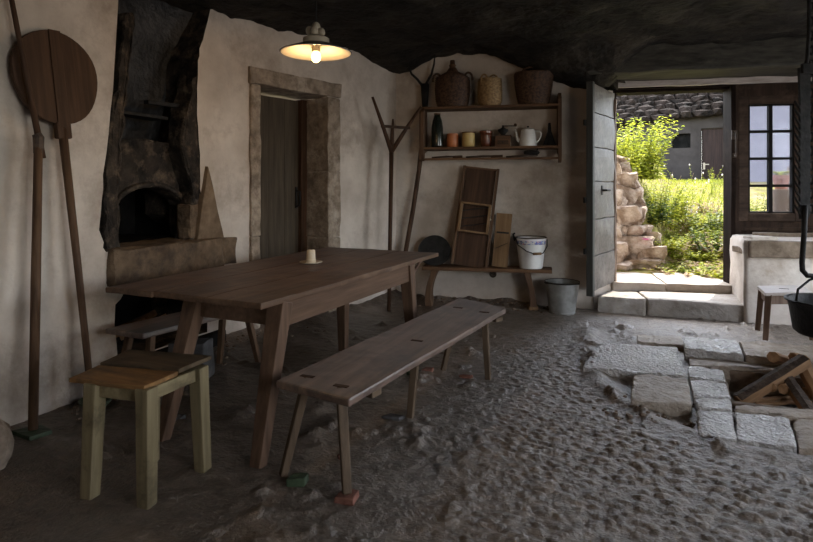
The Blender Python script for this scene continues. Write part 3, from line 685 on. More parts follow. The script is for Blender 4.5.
# ------------------------------------------------------------------ bench in front of the table
bn = pz(276, 380.5, .45); br_ = pz(349, 399, .45); bfr = pz(506, 308, .45); bfl = pz(460, 297.5, .45)
def quadbench(name, lab, c, legs, ztop, th, mat_top, mat_leg, rad=.021, battens=()):
    o0 = (c[0] + c[1] + c[2] + c[3]) / 4; o0 = Vector((o0.x, o0.y, 0))
    r = thing(name, lab, 'bench', tuple(o0))
    MB().prism([(p.x, p.y) for p in c], ztop - th, ztop).build('seat', mat_top, r, bevel=.010, cut=.13, wob=.004, wfr=4, loc=o0)
    for a, b in battens:
        MB().bar(a, b, .07, .03).build('batten', mat_leg, r, bevel=.004, loc=o0)
    for k, (t, f_) in enumerate(legs):
        t = Vector(t); f_ = Vector(f_); z = fz(f_.x, f_.y)
        g = Vector((f_.x, f_.y, z - .004 + f_.z))
        lg = MB().bar(t, g, .046, .04, .038, .034).build('leg', mat_leg, r, bevel=.006, loc=o0)
        if rad: 
            w = MB().box(t.x - .035, t.x + .035, t.y - .012, t.y + .012, ztop - .001, ztop + .0025); part(w.build('tenon', 'dark_wood_x', lg, loc=o0), 'dark end of the leg showing in the seat')
    return r
zt = .45
def onb(a, b): # a across 0..1 from wall side, b along 0..1
    p = (bn.lerp(br_, a)).lerp(bfl.lerp(bfr, a), b); return Vector((p.x, p.y, zt - .002))
def ft(px, py, dz=0): p = pz(px, py); p.z = dz; return p
legs = [(onb(.22, .055), ft(283, 478, .008)), (onb(.72, .05), ft(347, 500, .028)), (onb(.62, .44), ft(410, 418)), (onb(.3, .86), ft(443, 370)), (onb(.80, .88), ft(488, 379))]
bt = [(onb(.05, .93) - Vector((0, 0, .055)), onb(1.0, .93) - Vector((0, 0, .055))), (onb(.08, .12) - Vector((0, 0, .055)), onb(.97, .12) - Vector((0, 0, .055)))]
quadbench('bench', 'long low brown wooden bench in front of the dark table', [bn, br_, bfr, bfl], legs, zt, .038, 'bench', 'bench_leg', battens=bt)
shard(291, 481, .10, .075, .035, 'green_tile', 'green mossy tile piece beside the nearest leg of the brown bench', .5, x=pz(292, 482).x + .03, y=pz(292, 482).y)
shard(347, 500, .10, .09, .03, 'brick', 'red brick chip wedged under the nearest bench leg', .3, 'brick_chip', cat='brick')
shard(466, 378, .10, .03, .025, 'brick', 'red brick chip lying under the far end of the brown bench', .1, 'brick_chip', cat='brick')
shard(428, 371, .09, .06, .025, 'brick', 'brick chip beside the far bench leg nearer the table', .4, 'brick_chip', cat='brick')
shard(393, 419, .13, .06, .02, 'grey_slab', 'grey stone chip beside the middle bench leg', .1, 'stone_chip', cat='stone')
shard(414, 374, .10, .08, .03, 'green_tile', 'dark mossy tile piece under the far right table leg', .2)
shard(341, 458, .05, .04, .018, 'brick', 'small brown brick crumb on the earth between bench legs', 1.2, 'brick_chip', cat='brick')
shard(177, 421, .09, .07, .03, 'grey_slab', 'grey stone chip on the earth beside the near left table leg', .4, 'stone_chip', cat='stone')

# bench along the oven wall, behind the table
c = [Vector((-3.12, 2.50, 0)), Vector((-2.80, 2.50, 0)), Vector((-2.66, 3.47, 0)), Vector((-3.00, 3.55, 0))]
legs = [((-3.03, 2.62, .44), (-3.05, 2.52, 0)), ((-2.86, 2.62, .44), (-2.80, 2.54, 0)), ((-2.93, 3.36, .44), (-2.95, 3.34, 0)), ((-2.72, 3.36, .44), (-2.665, 3.44, 0))]
quadbench('bench', 'dark wooden bench against the oven wall, behind the table', c, legs, .45, .035, 'bench', 'brown_z', rad=0)
o = MB().box(-.13, .13, -.09, .09, 0, .27).build('stone_block', 'grey_slab', bevel=.015, cut=.1, wob=.012); o.location = (-2.90, 3.00, fz(-2.95, 3.0)); o.rotation_euler = (0, 0, .3)
tag(o, 'dark grey stone block under the bench by the oven', 'stone')

# ------------------------------------------------------------------ small stool in front
sa, sb_, sc_, sd_ = pz(69, 378, .51), pz(144, 386, .51), pz(212, 357, .51), pz(129, 351, .51)
o0 = Vector(((sa.x + sc_.x) / 2, (sa.y + sc_.y) / 2, 0))
st = thing('stool', 'square green painted stool with two mismatched seat boards', 'stool', tuple(o0))
md0, md1 = sa.lerp(sd_, .46), sb_.lerp(sc_, .46)
MB().prism([(p.x, p.y) for p in (sa, sb_, md1, md0)], .49, .51).build('seat_board', 'stool_top', st, bevel=.004, cut=.1, wob=.003, loc=o0)['label'] = 'orange brown worn front seat board'
md0, md1 = sa.lerp(sd_, .475), sb_.lerp(sc_, .475)
MB().prism([(p.x, p.y) for p in (md0, md1, sc_, sd_)], .497, .518).build('seat_board', 'stool_dark', st, bevel=.004, cut=.1, wob=.003, loc=o0)['label'] = 'dark brown rear seat board'
fts = [pz(90, 497), pz(147, 507), pz(203, 471)]; fts.append(fts[0] + fts[2] - fts[1])
cen = sum(fts, Vector()) / 4
tops = []
for p in fts:
    t = Vector((cen.x + (p.x - cen.x) * .90, cen.y + (p.y - cen.y) * .92, .495)); tops.append(t)
    MB().bar(t, (p.x, p.y, fz(p.x, p.y) - .004), .066, .066, .058, .058, up=(-.1, 1, 0)).build('leg', 'stool_paint', st, bevel=.006, loc=o0)
for a, b in ((0, 1), (1, 2), (2, 3), (3, 0)):
    p, q_ = tops[a].copy(), tops[b].copy(); p.z = q_.z = .462
    MB().bar(p, q_, .022, .055).build('rail', 'stool_paint_x', st, bevel=.003, loc=o0)

# ------------------------------------------------------------------ lamp
p = pd(316, 53, 3.75)
lp = thing('pendant_lamp', 'enamel pendant lamp with a glowing warm bulb hanging over the table', 'lamp', tuple(p))
sh = [(.232, 0), (.235, .002), (.10, .052), (.05, .062), (.046, .058), (.095, .046), (.228, -.002)]
part(MB().lathe(sh + [sh[0]], 40).build('lamp_shade', 'enamel', lp, smooth=True, sharp=60), 'wide flat cone shade')
part(MB().lathe([(.236, .0025), (.10, .0535), (.05, .064), (.05, .068), (.102, .057), (.239, .004)], 40).build('shade_cover', 'enamel_dark', lp, smooth=True), 'dark brown outer face of the shade')
part(MB().lathe([(.088, .058), (.088, .095), (.06, .11), (.03, .125), (.03, .14), (.001, .14)], 28).build('gallery', 'porcelain', lp, smooth=True, sharp=40), 'cream porcelain collar')
m = MB()
for k in range(5): a = 2 * PI * k / 5; m.blob((.042 * math.cos(a), .042 * math.sin(a), .135 + .012 * (k % 2)), .026, .026, .03, k, .1, 2)
m.blob((0, 0, .17), .03, .03, .04, 9, .1, 2)
part(m.build('pulley', 'porcelain', lp, smooth=True), 'cream porcelain pulley fittings')
MB().lathe([(.03, .06), (.03, .015), (.022, .01)], 20).build('socket', 'porcelain', lp, smooth=True)
part(MB().lathe([(.018, .012), (.030, -.006), (.034, -.026), (.028, -.05), (.012, -.062), (.001, -.064)], 20).build('bulb', 'bulb', lp, smooth=True), 'glowing warm bulb')
pl_ = bpy.data.lights.new('lamp_light', 'POINT'); pl_.energy = 7; pl_.color = (1, .58, .22); pl_.shadow_soft_size = .03
plo = bpy.data.objects.new('lamp_light', pl_); COL.objects.link(plo); plo.location = p + Vector((0, 0, -.10))
MB().tube([(0, 0, .19), (.002, 0, .4), (0, .002, 2.84 - p.z)], .005, 6).build('cord', 'iron', lp)

# ------------------------------------------------------------------ forks in the corner
ff = pd(389, 297, 6.0); ff.z = fz(ff.x, ff.y)
j = pd(391.5, 150, 6.12); tl, trr = pd(372.5, 97, 5.95), pd(421, 107, 6.22); ct = pd(393, 119, 6.12)
fk = thing('wooden_fork', 'forked wooden hay fork with a crossbar leaning in the corner', 'hay fork', tuple(ff))
m = MB(); m.tube([ff, ff.lerp(j, .5), j], [.022, .023, .026], 8); m.build('handle', 'dark_wood_z', fk, smooth=True, loc=ff)
for e, r_ in ((tl, .020), (trr, .019), (ct, .014)):
    m = MB(); m.tube([j - Vector((0, 0, .02)), j.lerp(e, .5), e], [.026, .022, r_ * .7], 8); m.build('tine', 'dark_wood_z', fk, smooth=True, loc=ff)
m = MB(); m.bar(pd(381, 126, 6.06), pd(410, 128, 6.15), .03, .03); m.build('crossbar', 'dark_wood_x', fk, bevel=.005, loc=ff)
pf0 = LB(sB(405, -.26), -.24, 0); pf0.z = fz(pf0.x, pf0.y)
pts = [pf0] + [B(x, y, t) for x, y, t in ((406, 250, -.2), (413, 210, -.16), (419, 170, -.12), (423, 135, -.12), (425, 105, -.12))]
pk = thing('pitchfork', 'long curved pitchfork with two iron tines beside the shelf', 'pitchfork', tuple(pf0))
MB().tube(pts, [.026, .027, .027, .027, .029, .03], 10).build('handle', 'dark_wood_z', pk, smooth=True, loc=pf0)
MB().tube([B(425, 108, -.12), B(425, 84, -.12)], [.034, .05], 10).build('socket', 'iron', pk, smooth=True, loc=pf0)
for s_ in (-1, 1):
    m = MB(); m.tube([B(424, 88, -.12), B(423 + 5.5 * s_ , 79.5, -.12), B(421.5 + 10 * s_, 74, -.12), B(421 + 13 * s_, 64, -.12), B(421 + 14 * s_, 54, -.12)], [.016, .015, .014, .012, .006], 8)
    m.build('tine', 'iron', pk, smooth=True, loc=pf0)

# ------------------------------------------------------------------ shelf on the door wall
TS = -.15
def kpx(px, t=TS): return db(px, t) / FP
sh0 = LB(sB(422, -.0), -.003, 0); zlo = B(490, 147, TS).z; zhi = B(490, 106.5, TS).z; zr = B(490, 159, TS).z
sL, sR = sB(421, TS), sB(561, TS); WS = sR - sL
shf = thing('wall_shelf', 'two tier dark wooden wall shelf holding baskets and pots', 'shelf', tuple(LB(sL, -.003, zlo)), BR)
m = MB(); m.box(.05, WS - .03, -.26, 0, zhi - zlo - .028, zhi - zlo); m.build('shelf_board', 'brown_x', shf, bevel=.004, cut=.2, wob=.003)
m = MB(); m.box(.05, WS - .03, -.26, 0, -.028, 0); m.build('shelf_board', 'brown_x', shf, bevel=.004, cut=.2, wob=.003)
m = MB(); m.box(.05, WS - .03, -.235, -.205, zr - zlo - .012, zr - zlo + .012); m.build('rail', 'brown_x', shf, bevel=.003)
def side(x0, x1, top_, bot):
    pr = [(-.27, bot + .06), (-.25, bot + .0), (-.20, bot - .02), (-.16, bot + .07), (-.0, bot + .1), (0, top_ - .06), (-.2, top_ - .05), (-.27, top_ - .12)]
    TT = Matrix(((0, 0, 1, 0), (1, 0, 0, 0), (0, 1, 0, 0), (0, 0, 0, 1)))
    return MB().prism(pr, x0, x1, TT)
side(0, .05, zhi - zlo + .06, zr - zlo).build('side_panel', 'brown_z', shf, bevel=.004)
m = side(WS - .035, WS, zhi - zlo + .17, zr - zlo - .03); m.build('side_panel', 'brown_z', shf, bevel=.004)

def weave(prof, nst, amp, m_, name, parent, n=None, ell=1.0):
    n = n or nst * 4
    pr = []
    for i in range(len(prof) - 1):
        (r0, z0), (r1, z1) = prof[i], prof[i + 1]; k = max(1, int(abs(z1 - z0) / .011))
        pr += [(r0 + (r1 - r0) * t / k, z0 + (z1 - z0) * t / k) for t in range(k)]
    pr.append(prof[-1])
    fn = lambda r, z, a, i: r + amp * math.cos(a * nst + PI * (i % 2)) + amp * .5 * (i % 2)
    return MB().lathe([(prof[0][0] * .02, prof[0][1])] + pr, n, fn=fn, ell=ell).build(name, m_, parent, smooth=True)
def loop(c, rx, rz, r, m_, name, parent, plane='xz', a0=-.3, a1=PI + .3, mid=0):
    pts = []
    for k in range(15):
        a = a0 + (a1 - a0) * k / 14
        x, z = rx * math.cos(a), rz * math.sin(a)
        pts.append((c[0] + x, c[1] + mid * math.sin(a), c[2] + z) if plane == 'xz' else (c[0] + mid * math.sin(a), c[1] + x, c[2] + z))
    return MB().tube(pts, r, 8).build(name, m_, parent, smooth=True)
zH = zhi + .002
k_ = kpx(453)
b = thing('wicker_demijohn', 'dark wicker covered demijohn with a corked neck on the top shelf', 'demijohn', tuple(LB(sB(452.5, -.155), -.155, zH)), BR)
r_ = 17 * k_
weave([(r_ * .82, 0), (r_ * .95, .08), (r_, .2), (r_ * .97, .29), (r_ * .93, .335)], 16, .011, 'wick_dark', 'basket', b, ell=.74)
MB().lathe([(r_ * .9, .325), (r_ * .7, .365), (r_ * .35, .40), (.05, .43), (.034, .45), (.036, .475), (.03, .48), (.026, .53), (.001, .53)], 24, ell=.78).build('bottle', 'wick_dark', b, smooth=True)
MB().lathe([(.037, .462), (.042, .47), (.037, .478)], 20).build('neck_ring', 'brown_x', b, smooth=True)
for s_ in (-1, 1): loop((s_ * r_ * .93, 0, .315), .045, .07, .013, 'wick_dark', 'handle', b)
b = thing('basket', 'small pale wicker basket with a loop handle on the top shelf', 'basket', tuple(LB(sB(490, -.155), -.155, zH)), BR); r_ = 11.6 * kpx(490)
weave([(r_ * .8, 0), (r_ * .98, .06), (r_, .16), (r_ * .95, .29)], 13, .010, 'wick_light', 'basket_body', b)
MB().lathe([(r_ * .97, .29), (r_ * 1.0, .30), (r_ * .9, .305), (r_ * .8, .28)], 32).build('rim', 'wick_light', b, smooth=True)
loop((-.06, -.09, .28), .035, .06, .010, 'wick_light', 'handle', b); loop((.035, .07, .29), .05, .07, .010, 'wick_light', 'handle', b)
b = thing('basket', 'wide dark brown wicker basket at the right end of the top shelf', 'basket', tuple(LB(sB(533.5, -.155), -.18, zH)), BR); r_ = 18.5 * kpx(533)
weave([(r_ * .74, 0), (r_ * .86, .09), (r_ * .95, .2), (r_, .33)], 18, .011, 'wick_dark', 'basket_body', b, ell=.72)
MB().lathe([(r_ * 1.0, .325), (r_ * 1.03, .34), (r_ * .98, .352), (r_ * .9, .33)], 40, ell=.72).build('rim', 'wick_dark', b, smooth=True)
loop((-.02, 0, .335), .11, .07, .013, 'wick_dark', 'handle', b, mid=-.03)
loop((0, .06, .33), .08, .055, .012, 'wick_dark', 'handle', b)

zL = zlo + .002
def onshelf(name, lab, cat, px, t=-.15, dz=0): return thing(name, lab, cat, tuple(LB(sB(px, t), t, zL + dz)), BR)
b = onshelf('bottle', 'tall dark glass bottle at the left end of the lower shelf', 'bottle', 437.3); r_ = 6.0 * kpx(436)
MB().lathe([(r_, 0), (r_ * 1.02, .02), (r_ * .98, .22), (r_ * .8, .3), (r_ * .55, .35), (r_ * .5, .375), (.001, .375)], 24).build('bottle_body', 'darkglass', b, smooth=True)
MB().lathe([(r_ * .55, .372), (r_ * .55, .386), (.001, .386)], 20).build('stopper', 'brown_z', b)
for px, w_, h_, m_, lab in ((452.5, 11.6, .145, 'orange', 'dull orange glazed pot on the lower shelf beside the tall bottle'), (468.5, 13, .155, 'cream', 'cream yellow glazed pot between the orange and brown pots')):
    b = onshelf('pot', lab, 'pot', px); r_ = w_ / 2 * kpx(px)
    MB().lathe([(r_ * .88, 0), (r_, .015), (r_, h_ - .03), (r_ * .96, h_ - .012), (r_ * 1.0, h_), (r_ * .9, h_), (r_ * .86, .02), (.001, .02)], 28).build('pot_body', m_, b, smooth=True, sharp=50)
    if m_ == 'cream': MB().lathe([(r_ * .99, h_ - .002), (r_ * 1.03, h_ + .006), (r_ * .97, h_ + .012)], 28).build('rim', 'brown_x', b, smooth=True)
    else: MB().lathe([(r_ * .97, h_ - .002), (r_ * 1.01, h_ + .004), (r_ * .95, h_ + .008)], 28).build('rim', m_, b, smooth=True)
b = onshelf('jar', 'shiny dark brown glazed jar with a lid on the lower shelf', 'jar', 486); r_ = 6.0 * kpx(486)
MB().lathe([(r_ * .8, 0), (r_ * .92, .04), (r_, .12), (r_ * 1.02, .15), (r_ * .9, .155)], 28).build('jar_body', 'brownglaze', b, smooth=True)
MB().lathe([(r_ * 1.06, .15), (r_ * 1.08, .175), (r_ * .9, .182), (.001, .184)], 28).build('lid', 'brownglaze', b, smooth=True, sharp=40)
b = onshelf('coffee_grinder', 'wooden box coffee grinder with iron hopper and crank', 'coffee grinder', 503); r_ = 7.5 * kpx(503)
bx = MB().box(-r_, r_, -r_, r_, .0, .11).build('box', 'brown_x', b, bevel=.005)
dr = MB().box(-r_ * .7, r_ * .7, -r_ - .01, -r_ + .02, .02, .065).build('drawer', 'dark_wood_x', b, bevel=.003)
MB().blob((0, -r_ - .016, .043), .008, .008, .008, 1, 0, 1).build('knob', 'iron', dr, smooth=True)
MB().box(-r_ - .008, r_ + .008, -r_ - .008, r_ + .008, .108, .122).build('top_plate', 'dark_wood_x', b, bevel=.003)
MB().lathe([(.02, .12), (.03, .14), (.056, .175), (.058, .19), (.03, .2), (.012, .215), (.012, .235), (.001, .238)], 20).build('hopper', 'iron', b, smooth=True)
cr = MB(); cr.tube([(0, 0, .228), (.06, -.02, .226), (.135, -.045, .222)], .006, 8); part(cr.build('crank', 'iron', b), 'iron crank arm')
MB().lathe([(.010, .215), (.016, .225), (.014, .245), (.001, .25)], 14, T=Matrix.Translation((.135, -.045, 0))).build('crank_knob', 'dark_wood_z', b, smooth=True)
b = onshelf('coffee_pot', 'white enamel coffee pot with curved spout and handle', 'coffee pot', 528); r_ = 8.6 * kpx(528)
MB().lathe([(r_ * 1.0, 0), (r_ * 1.02, .01), (r_ * .8, .17), (r_ * .78, .18), (r_ * .5, .197), (.02, .203), (.001, .203)], 30).build('pot_body', 'enamel', b, smooth=True, sharp=45)
MB().blob((0, 0, .212), .013, .013, .012, 1, 0, 2).build('lid_knob', 'iron', b, smooth=True)
MB().tube([(-r_ * .85, 0, .055), (-r_ * 1.2, 0, .075), (-r_ * 1.3, 0, .12), (-r_ * 1.35, 0, .155), (-r_ * 1.55, 0, .185)], [.024, .02, .015, .013, .014], 10).build('spout', 'enamel', b, smooth=True)
MB().tube([(r_ * .78, 0, .165), (r_ * 1.25, 0, .165), (r_ * 1.5, 0, .14), (r_ * 1.4, 0, .09), (r_ * 1.1, 0, .05), (r_ * .92, 0, .035)], .009, 8).build('handle', 'enamel', b, smooth=True)
b = onshelf('funnel', 'dark tin funnel upside down at the right end of lower shelf', 'funnel', 549.5); r_ = 6.5 * kpx(549)
MB().lathe([(r_, 0), (r_ * 1.02, .012), (r_ * .95, .016), (.022, .16), (.014, .25), (.010, .252)], 24).build('funnel_cone', 'iron', b, smooth=True)
MB().lathe([(r_ * 1.0, -.002), (r_ * 1.06, .006), (r_ * 1.0, .014)], 24).build('rim', 'iron', b, smooth=True)
zR = zr + .014
for k, (xa, xb, lab, hd_) in enumerate(((432, 462, 'thin dark iron skewer lying at the left on the shelf rail', 0), (466, 502, 'dark wooden handled tool lying in the middle of shelf rail', 1), (506, 537, 'dark iron ladle lying at the right on the shelf rail', 2))):
    pa, pb = LB(sB(xa, -.2), -.215, zR + .006), LB(sB(xb, -.2), -.222, zR + .012)
    u = thing('skewer' if k == 0 else 'spit_iron' if k == 1 else 'ladle', lab, 'utensil', tuple(pa))
    MB().tube([pa, pa.lerp(pb, .5) + Vector((0, 0, .006)), pb], [.008, .012, .008], 8).build('shaft', 'rust', u, smooth=True, loc=pa)
    if hd_ == 2: MB().blob(tuple(pb + Vector((-.06, 0, .035))), .09, .035, .03, 2, .1, 2).build('bowl', 'iron', u, smooth=True, loc=pa); MB().tube([pb, pb + Vector((0, 0, .06)), pb + Vector((.012, 0, .10))], .008, 8).build('hook', 'iron', u, loc=pa)
    else: MB().tube([pa.lerp(pb, .7), pa.lerp(pb, 1.02)], [.014, .016], 8).build('grip', 'dark_wood_x', u, loc=pa)

# ------------------------------------------------------------------ low bench by the door wall and what stands on it
zb = .46
c0, c1 = sB(424, -.2), sB(551.5, -.2)
bb = thing('wall_bench', 'low brown bench against the wall holding bucket and graters', 'bench', tuple(LB(c0, -.19, 0)), BR)
LBn = c1 - c0
m = MB(); m.prism([(0, -.15), (LBn, -.15), (LBn + .01, .12), (0, .12)], zb - .038, zb); m.build('seat', 'brown_x', bb, bevel=.006, cut=.2, wob=.004)
def curved_leg(x0, dirn, zf, y0, y1):
    pr = []
    for k in range(9): t = k / 8; pr.append((x0 + dirn * (.09 * math.sin(t * PI * .55) - .02 * t), zb - .038 - (zb - .038 - zf) * t))
    back = [(x + .075 - .02 * math.sin(i / 8 * PI), z) for i, (x, z) in enumerate(pr)]
    return MB().prism(pr + back[::-1], y0, y1, Matrix(((1, 0, 0, 0), (0, 0, 1, 0), (0, 1, 0, 0), (0, 0, 0, 1))))
p = LB(c0 + .05, -.2, 0); zf0 = fz(p.x, p.y) ; p = LB(c0 + LBn - .25, -.25, 0); zf1 = fz(p.x, p.y)
curved_leg(.10, -1, zf0 - .01, -.12, .1).build('leg', 'brown_z', bb, bevel=.005)
curved_leg(LBn - .30, 1, zf1 + .035, -.12, .08).build('leg', 'brown_z', bb, bevel=.005)
o = MB().box(-.05, .05, -.04, .04, 0, .05).build('wood_block', 'tan_z', bevel=.004); o.location = LB(c0 + LBn - .2, -.235, zf1 - .006); o.rotation_euler = (0, 0, BR + .2)
tag(o, 'small pale wood block wedged under the right leg of wall bench', 'block')
def stand(name, lab, cat, px, t, tilt, roll=0): return thing(name, lab, cat, tuple(LB(sB(px, t), t, zb + .002)), (-R(tilt), R(roll), BR))
b = stand('griddle', 'round dark iron griddle plate leaning at left on the wall bench', 'griddle', 434, -.22, 14)
r_ = 15.8 * kpx(434, -.2)
m = MB(); m.prism([(r_ * math.cos(2 * PI * k / 36), r_ * .93 + r_ * .93 * math.sin(2 * PI * k / 36)) for k in range(36)], -.012, .008, TY); m.build('plate', 'iron', b, bevel=.004)
m = MB(); m.tube([(r_ * .99 * math.cos(2 * PI * k / 36), -.004, r_ * .93 + r_ * .92 * math.sin(2 * PI * k / 36)) for k in range(36)], .010, 6, closed=True); m.build('rim', 'iron', b, smooth=True)
kk = kpx(473, -.2)
b = stand('cabbage_slicer', 'tall wooden cabbage slicer board with a sliding box leaning on the wall', 'slicer', 469, -.235, 9.5, 6.5)
ww = 34 * kk / 2; hh = 100 * kk
m = MB(); m.box(-ww + .02, ww - .02, -.008, .008, .0, hh - .01); part(m.build('board', 'dark_wood_z', b, bevel=.003), 'dark worn board')
for s_ in (-1, 1): m = MB(); m.box(s_ * ww - .016, s_ * ww + .016, -.03, .016, 0, hh + .01); m.build('side_rail', 'brown_z', b, bevel=.004)
m = MB(); m.box(-ww, ww, -.02, .014, hh - .014, hh + .006); m.build('top_rail', 'brown_x', b, bevel=.003)
bz0, bz1 = hh * .33, hh * .63
sl = MB(); sl.box(-ww + .012, -ww + .042, -.085, -.03, bz0, bz1); sl.box(ww - .05, ww - .022, -.085, -.03, bz0, bz1); sl.box(-ww + .012, ww - .022, -.085, -.03, bz1 - .02, bz1); sl.box(-ww + .012, ww - .022, -.085, -.03, bz0, bz0 + .022)
bxo = sl.build('sliding_box', 'tan_z', b, bevel=.004); part(bxo, 'paler square sliding box frame')
m = MB()
for k in range(3): m.bar((-ww + .04, -.016, bz0 + .06 + .09 * k), (ww - .05, -.016, bz0 + .13 + .09 * k), .006, .05, up=(0, 1, 0))
part(m.build('blade', 'iron', b), 'slanted iron blade')
m = MB(); m.blob((ww - .02, -.06, bz0 + .17), .014, .014, .014, 1, 0, 2); m.build('knob', 'porcelain', bxo, smooth=True)
b = stand('mandoline', 'small plain wooden slicer board leaning beside the white bucket', 'slicer', 499.5, -.21, 10, 4)
kk = kpx(503, -.2); hh = 54 * kk; m = MB(); m.prism([(-.085, 0), (.085, 0), (.098, hh), (-.075, hh)], -.012, .012, TY); part(m.build('board', 'tan_z', b, bevel=.004), 'tan wooden board')
m = MB(); m.box(-.06, .075, -.018, -.011, hh * .62, hh * .65); part(m.build('blade_slot', 'iron', b), 'dark slot above the blade')
m = MB(); m.bar((-.075, -.016, hh * .32), (.07, -.016, hh * .45), .004, .03, up=(0, 1, 0)); part(m.build('blade', 'iron', b), 'dark iron blade strip')
b = thing('enamel_bucket', 'white enamel bucket with floral rim band on the wall bench', 'bucket', tuple(LB(sB(531, -.19), -.20, zb + .002)), BR)
kk = kpx(531, -.2); rt, rb, hb = 15.2 * kk, 11.3 * kk, 30 * kk
MB().lathe([(rb * .98, 0), (rb, .01), (rt, hb), (rt * .985, hb), (rb * .97, .02), (.001, .015)], 36).build('bucket_body', 'enamel', b, smooth=True, sharp=50)
MB().lathe([(rt * .99, hb - .004), (rt * 1.03, hb + .003), (rt * .98, hb + .010), (rt * .95, hb)], 36).build('rim', 'rust', b, smooth=True)
ra, rc = rb + (rt - rb) * .80, rb + (rt - rb) * .92
part(MB().lathe([(ra * 1.002, hb * .80), (ra * 1.012, hb * .805), (rc * 1.012, hb * .915), (rc * 1.002, hb * .92)], 40).build('flower_band', 'band', b, smooth=True), 'blue and red flower band under the rim')
bl = MB(); bl.tube([(-rt * 1.02, -.02, hb * .97), (-rt * 1.02, -.05, hb * 1.03), (-rt * .85, -rt * .6, hb * .78), (-rt * .3, -rt * 1.0, hb * .6), (rt * .3, -rt * 1.02, hb * .5), (rt * .75, -rt * .8, hb * .54), (rt * 1.0, -.1, hb * .75), (rt * 1.03, 0, hb * .94)], .006, 8)
blo = bl.build('bail', 'iron', b, smooth=True); part(blo, 'thin iron bail handle')
MB().tube([(rt * .12, -rt * 1.03, hb * .52), (rt * .62, -rt * .9, hb * .525)], .014, 10).build('grip', 'tan_z', blo, smooth=True)
MB().tube([(-rt * 1.05, -.02, hb * .9), (-rt * 1.1, -.03, hb * 1.0), (-rt * 1.15, -.05, hb * 1.12), (-rt * 1.05, -.07, hb * 1.15)], .010, 8).build('ear', 'iron', b, smooth=True)
p = LB(sB(561, -.1), -.245, 0)
b = thing('zinc_bucket', 'grey zinc bucket standing on the floor by the door wall', 'bucket', (p.x, p.y, fz(p.x, p.y) - .003), BR)
kk = kpx(561, -.24); rt, rb, hb = 16.8 * kk, 12.2 * kk, 31.5 * kk
MB().lathe([(rb, 0), (rb * 1.02, .012), (rt, hb), (rt * .985, hb), (rb * .97, .03), (.001, .02)], 40).build('bucket_body', 'zinc', b, smooth=True, sharp=50)
MB().lathe([(rt * .99, hb - .012), (rt * 1.025, hb - .003), (rt * 1.02, hb + .006), (rt * .97, hb)], 40).build('rim', 'rust', b, smooth=True)
MB().lathe([(rb * .99, -.0), (rb * 1.05, .004), (rb * 1.05, .025), (rb * 1.02, .03)], 40).build('foot_ring', 'zinc', b, smooth=True)
MB().tube([(-rt * 1.0, 0, hb * .95), (-rt * .95, -rt * .45, hb * .97), (-rt * .5, -rt * .95, hb * 1.0), (0, -rt * 1.06, hb * 1.0), (rt * .5, -rt * .95, hb * 1.0), (rt * .95, -rt * .45, hb * .97), (rt, 0, hb * .95)], .006, 8).build('bail', 'iron', b, smooth=True)
p = B(493, 274, 0)
o = MB().lathe([(.04, 0), (.04, .02), (.024, .02), (.022, -.05), (.001, -.05)], 20, T=Matrix.Rotation(PI / 2, 4, 'X')).build('drain_pipe', 'rust', smooth=True, sharp=40)
o.location = p; o.rotation_euler = (0, 0, BR); tag(o, 'short rusty pipe end in the wall below the bench', 'pipe')
# ------------------------------------------------------------------ fire pit stones
def flag(px, top_, lab, m_='flag', depth=.16, wob=.006):
    P = [pz(x, y, top_) for x, y in px]; c = sum(P, Vector()) / len(P)
    mb = MB().prism([(p.x - c.x, p.y - c.y) for p in P], -depth, 0)
    o = mb.build('flagstone', m_, bevel=.016, cut=.045, wob=wob, wfr=7, smooth=False)
    for v in o.data.vertices:
        if v.co.z > -.03: v.co.z += .010 * mnoise.noise(Vector((v.co.x * 16 + c.x * 9, v.co.y * 16, 1.3))) + .006 * mnoise.noise(Vector((v.co.x * 40, v.co.y * 40, 5.3)))
    o.data.polygons.foreach_set('use_smooth', [True] * len(o.data.polygons)); o.data.set_sharp_from_angle(angle=R(50))
    o.location = (c.x, c.y, top_); return tag(o, lab, 'flagstone', 'flagstones around the fire pit')
flag([(582, 366), (601, 342), (640, 344), (677, 347), (687, 376), (634, 371)], .055, 'largest pale worn flagstone, glinting below the door step')
flag([(633, 373), (688, 378), (692, 404), (631, 401)], .05, 'flat grey square flagstone in front of the largest one', 'flag_brown')
flag([(688, 366), (723, 369), (726, 380), (689, 377)], .05, 'small pale block topmost in the row left of the pit')
flag([(690, 378.5), (726, 381.5), (731, 397), (693, 395)], .05, 'square pale block in the middle of row left of pit')
flag([(694, 396.5), (731, 399), (733, 409), (697, 406)], .05, 'thin bright block lowest in the row left of pit')
flag([(697, 408), (732, 410.5), (737, 438), (698, 433)], .04, 'bumpy pale stone at the near left corner of the pit')
flag([(734, 411), (790, 418), (797, 446), (738, 438)], .04, 'long bumpy pale stone along the near edge of the pit')
flag([(792, 418), (860, 424), (866, 453), (799, 447)], .04, 'brownish flat stone at the near edge, cut by the picture', 'flag_brown')
flag([(735, 404.5), (800, 408), (868, 414), (868, 422), (792, 416), (735, 409)], .05, 'narrow rough kerb stone along the near rim of the pit', 'flag_brown')
flag([(637, 334), (682, 336), (684, 346), (637, 341)], .05, 'small half buried flag behind the largest pale flagstone', 'flag_brown')
flag([(684, 336), (737, 340), (744, 354), (684, 347.5)], .10, 'pale raised kerb slab with a bright top behind the pit', depth=.2)
flag([(739, 340), (880, 350), (884, 368), (746, 354.5)], .10, 'long tan kerb slab behind the pit, under the small stool', 'flag_brown', depth=.2)
flag([(689, 356.5), (772, 363), (860, 372), (860, 379), (776, 370.5), (690, 364)], .04, 'narrow ledge stone along the far rim of the pit', 'flag_brown')
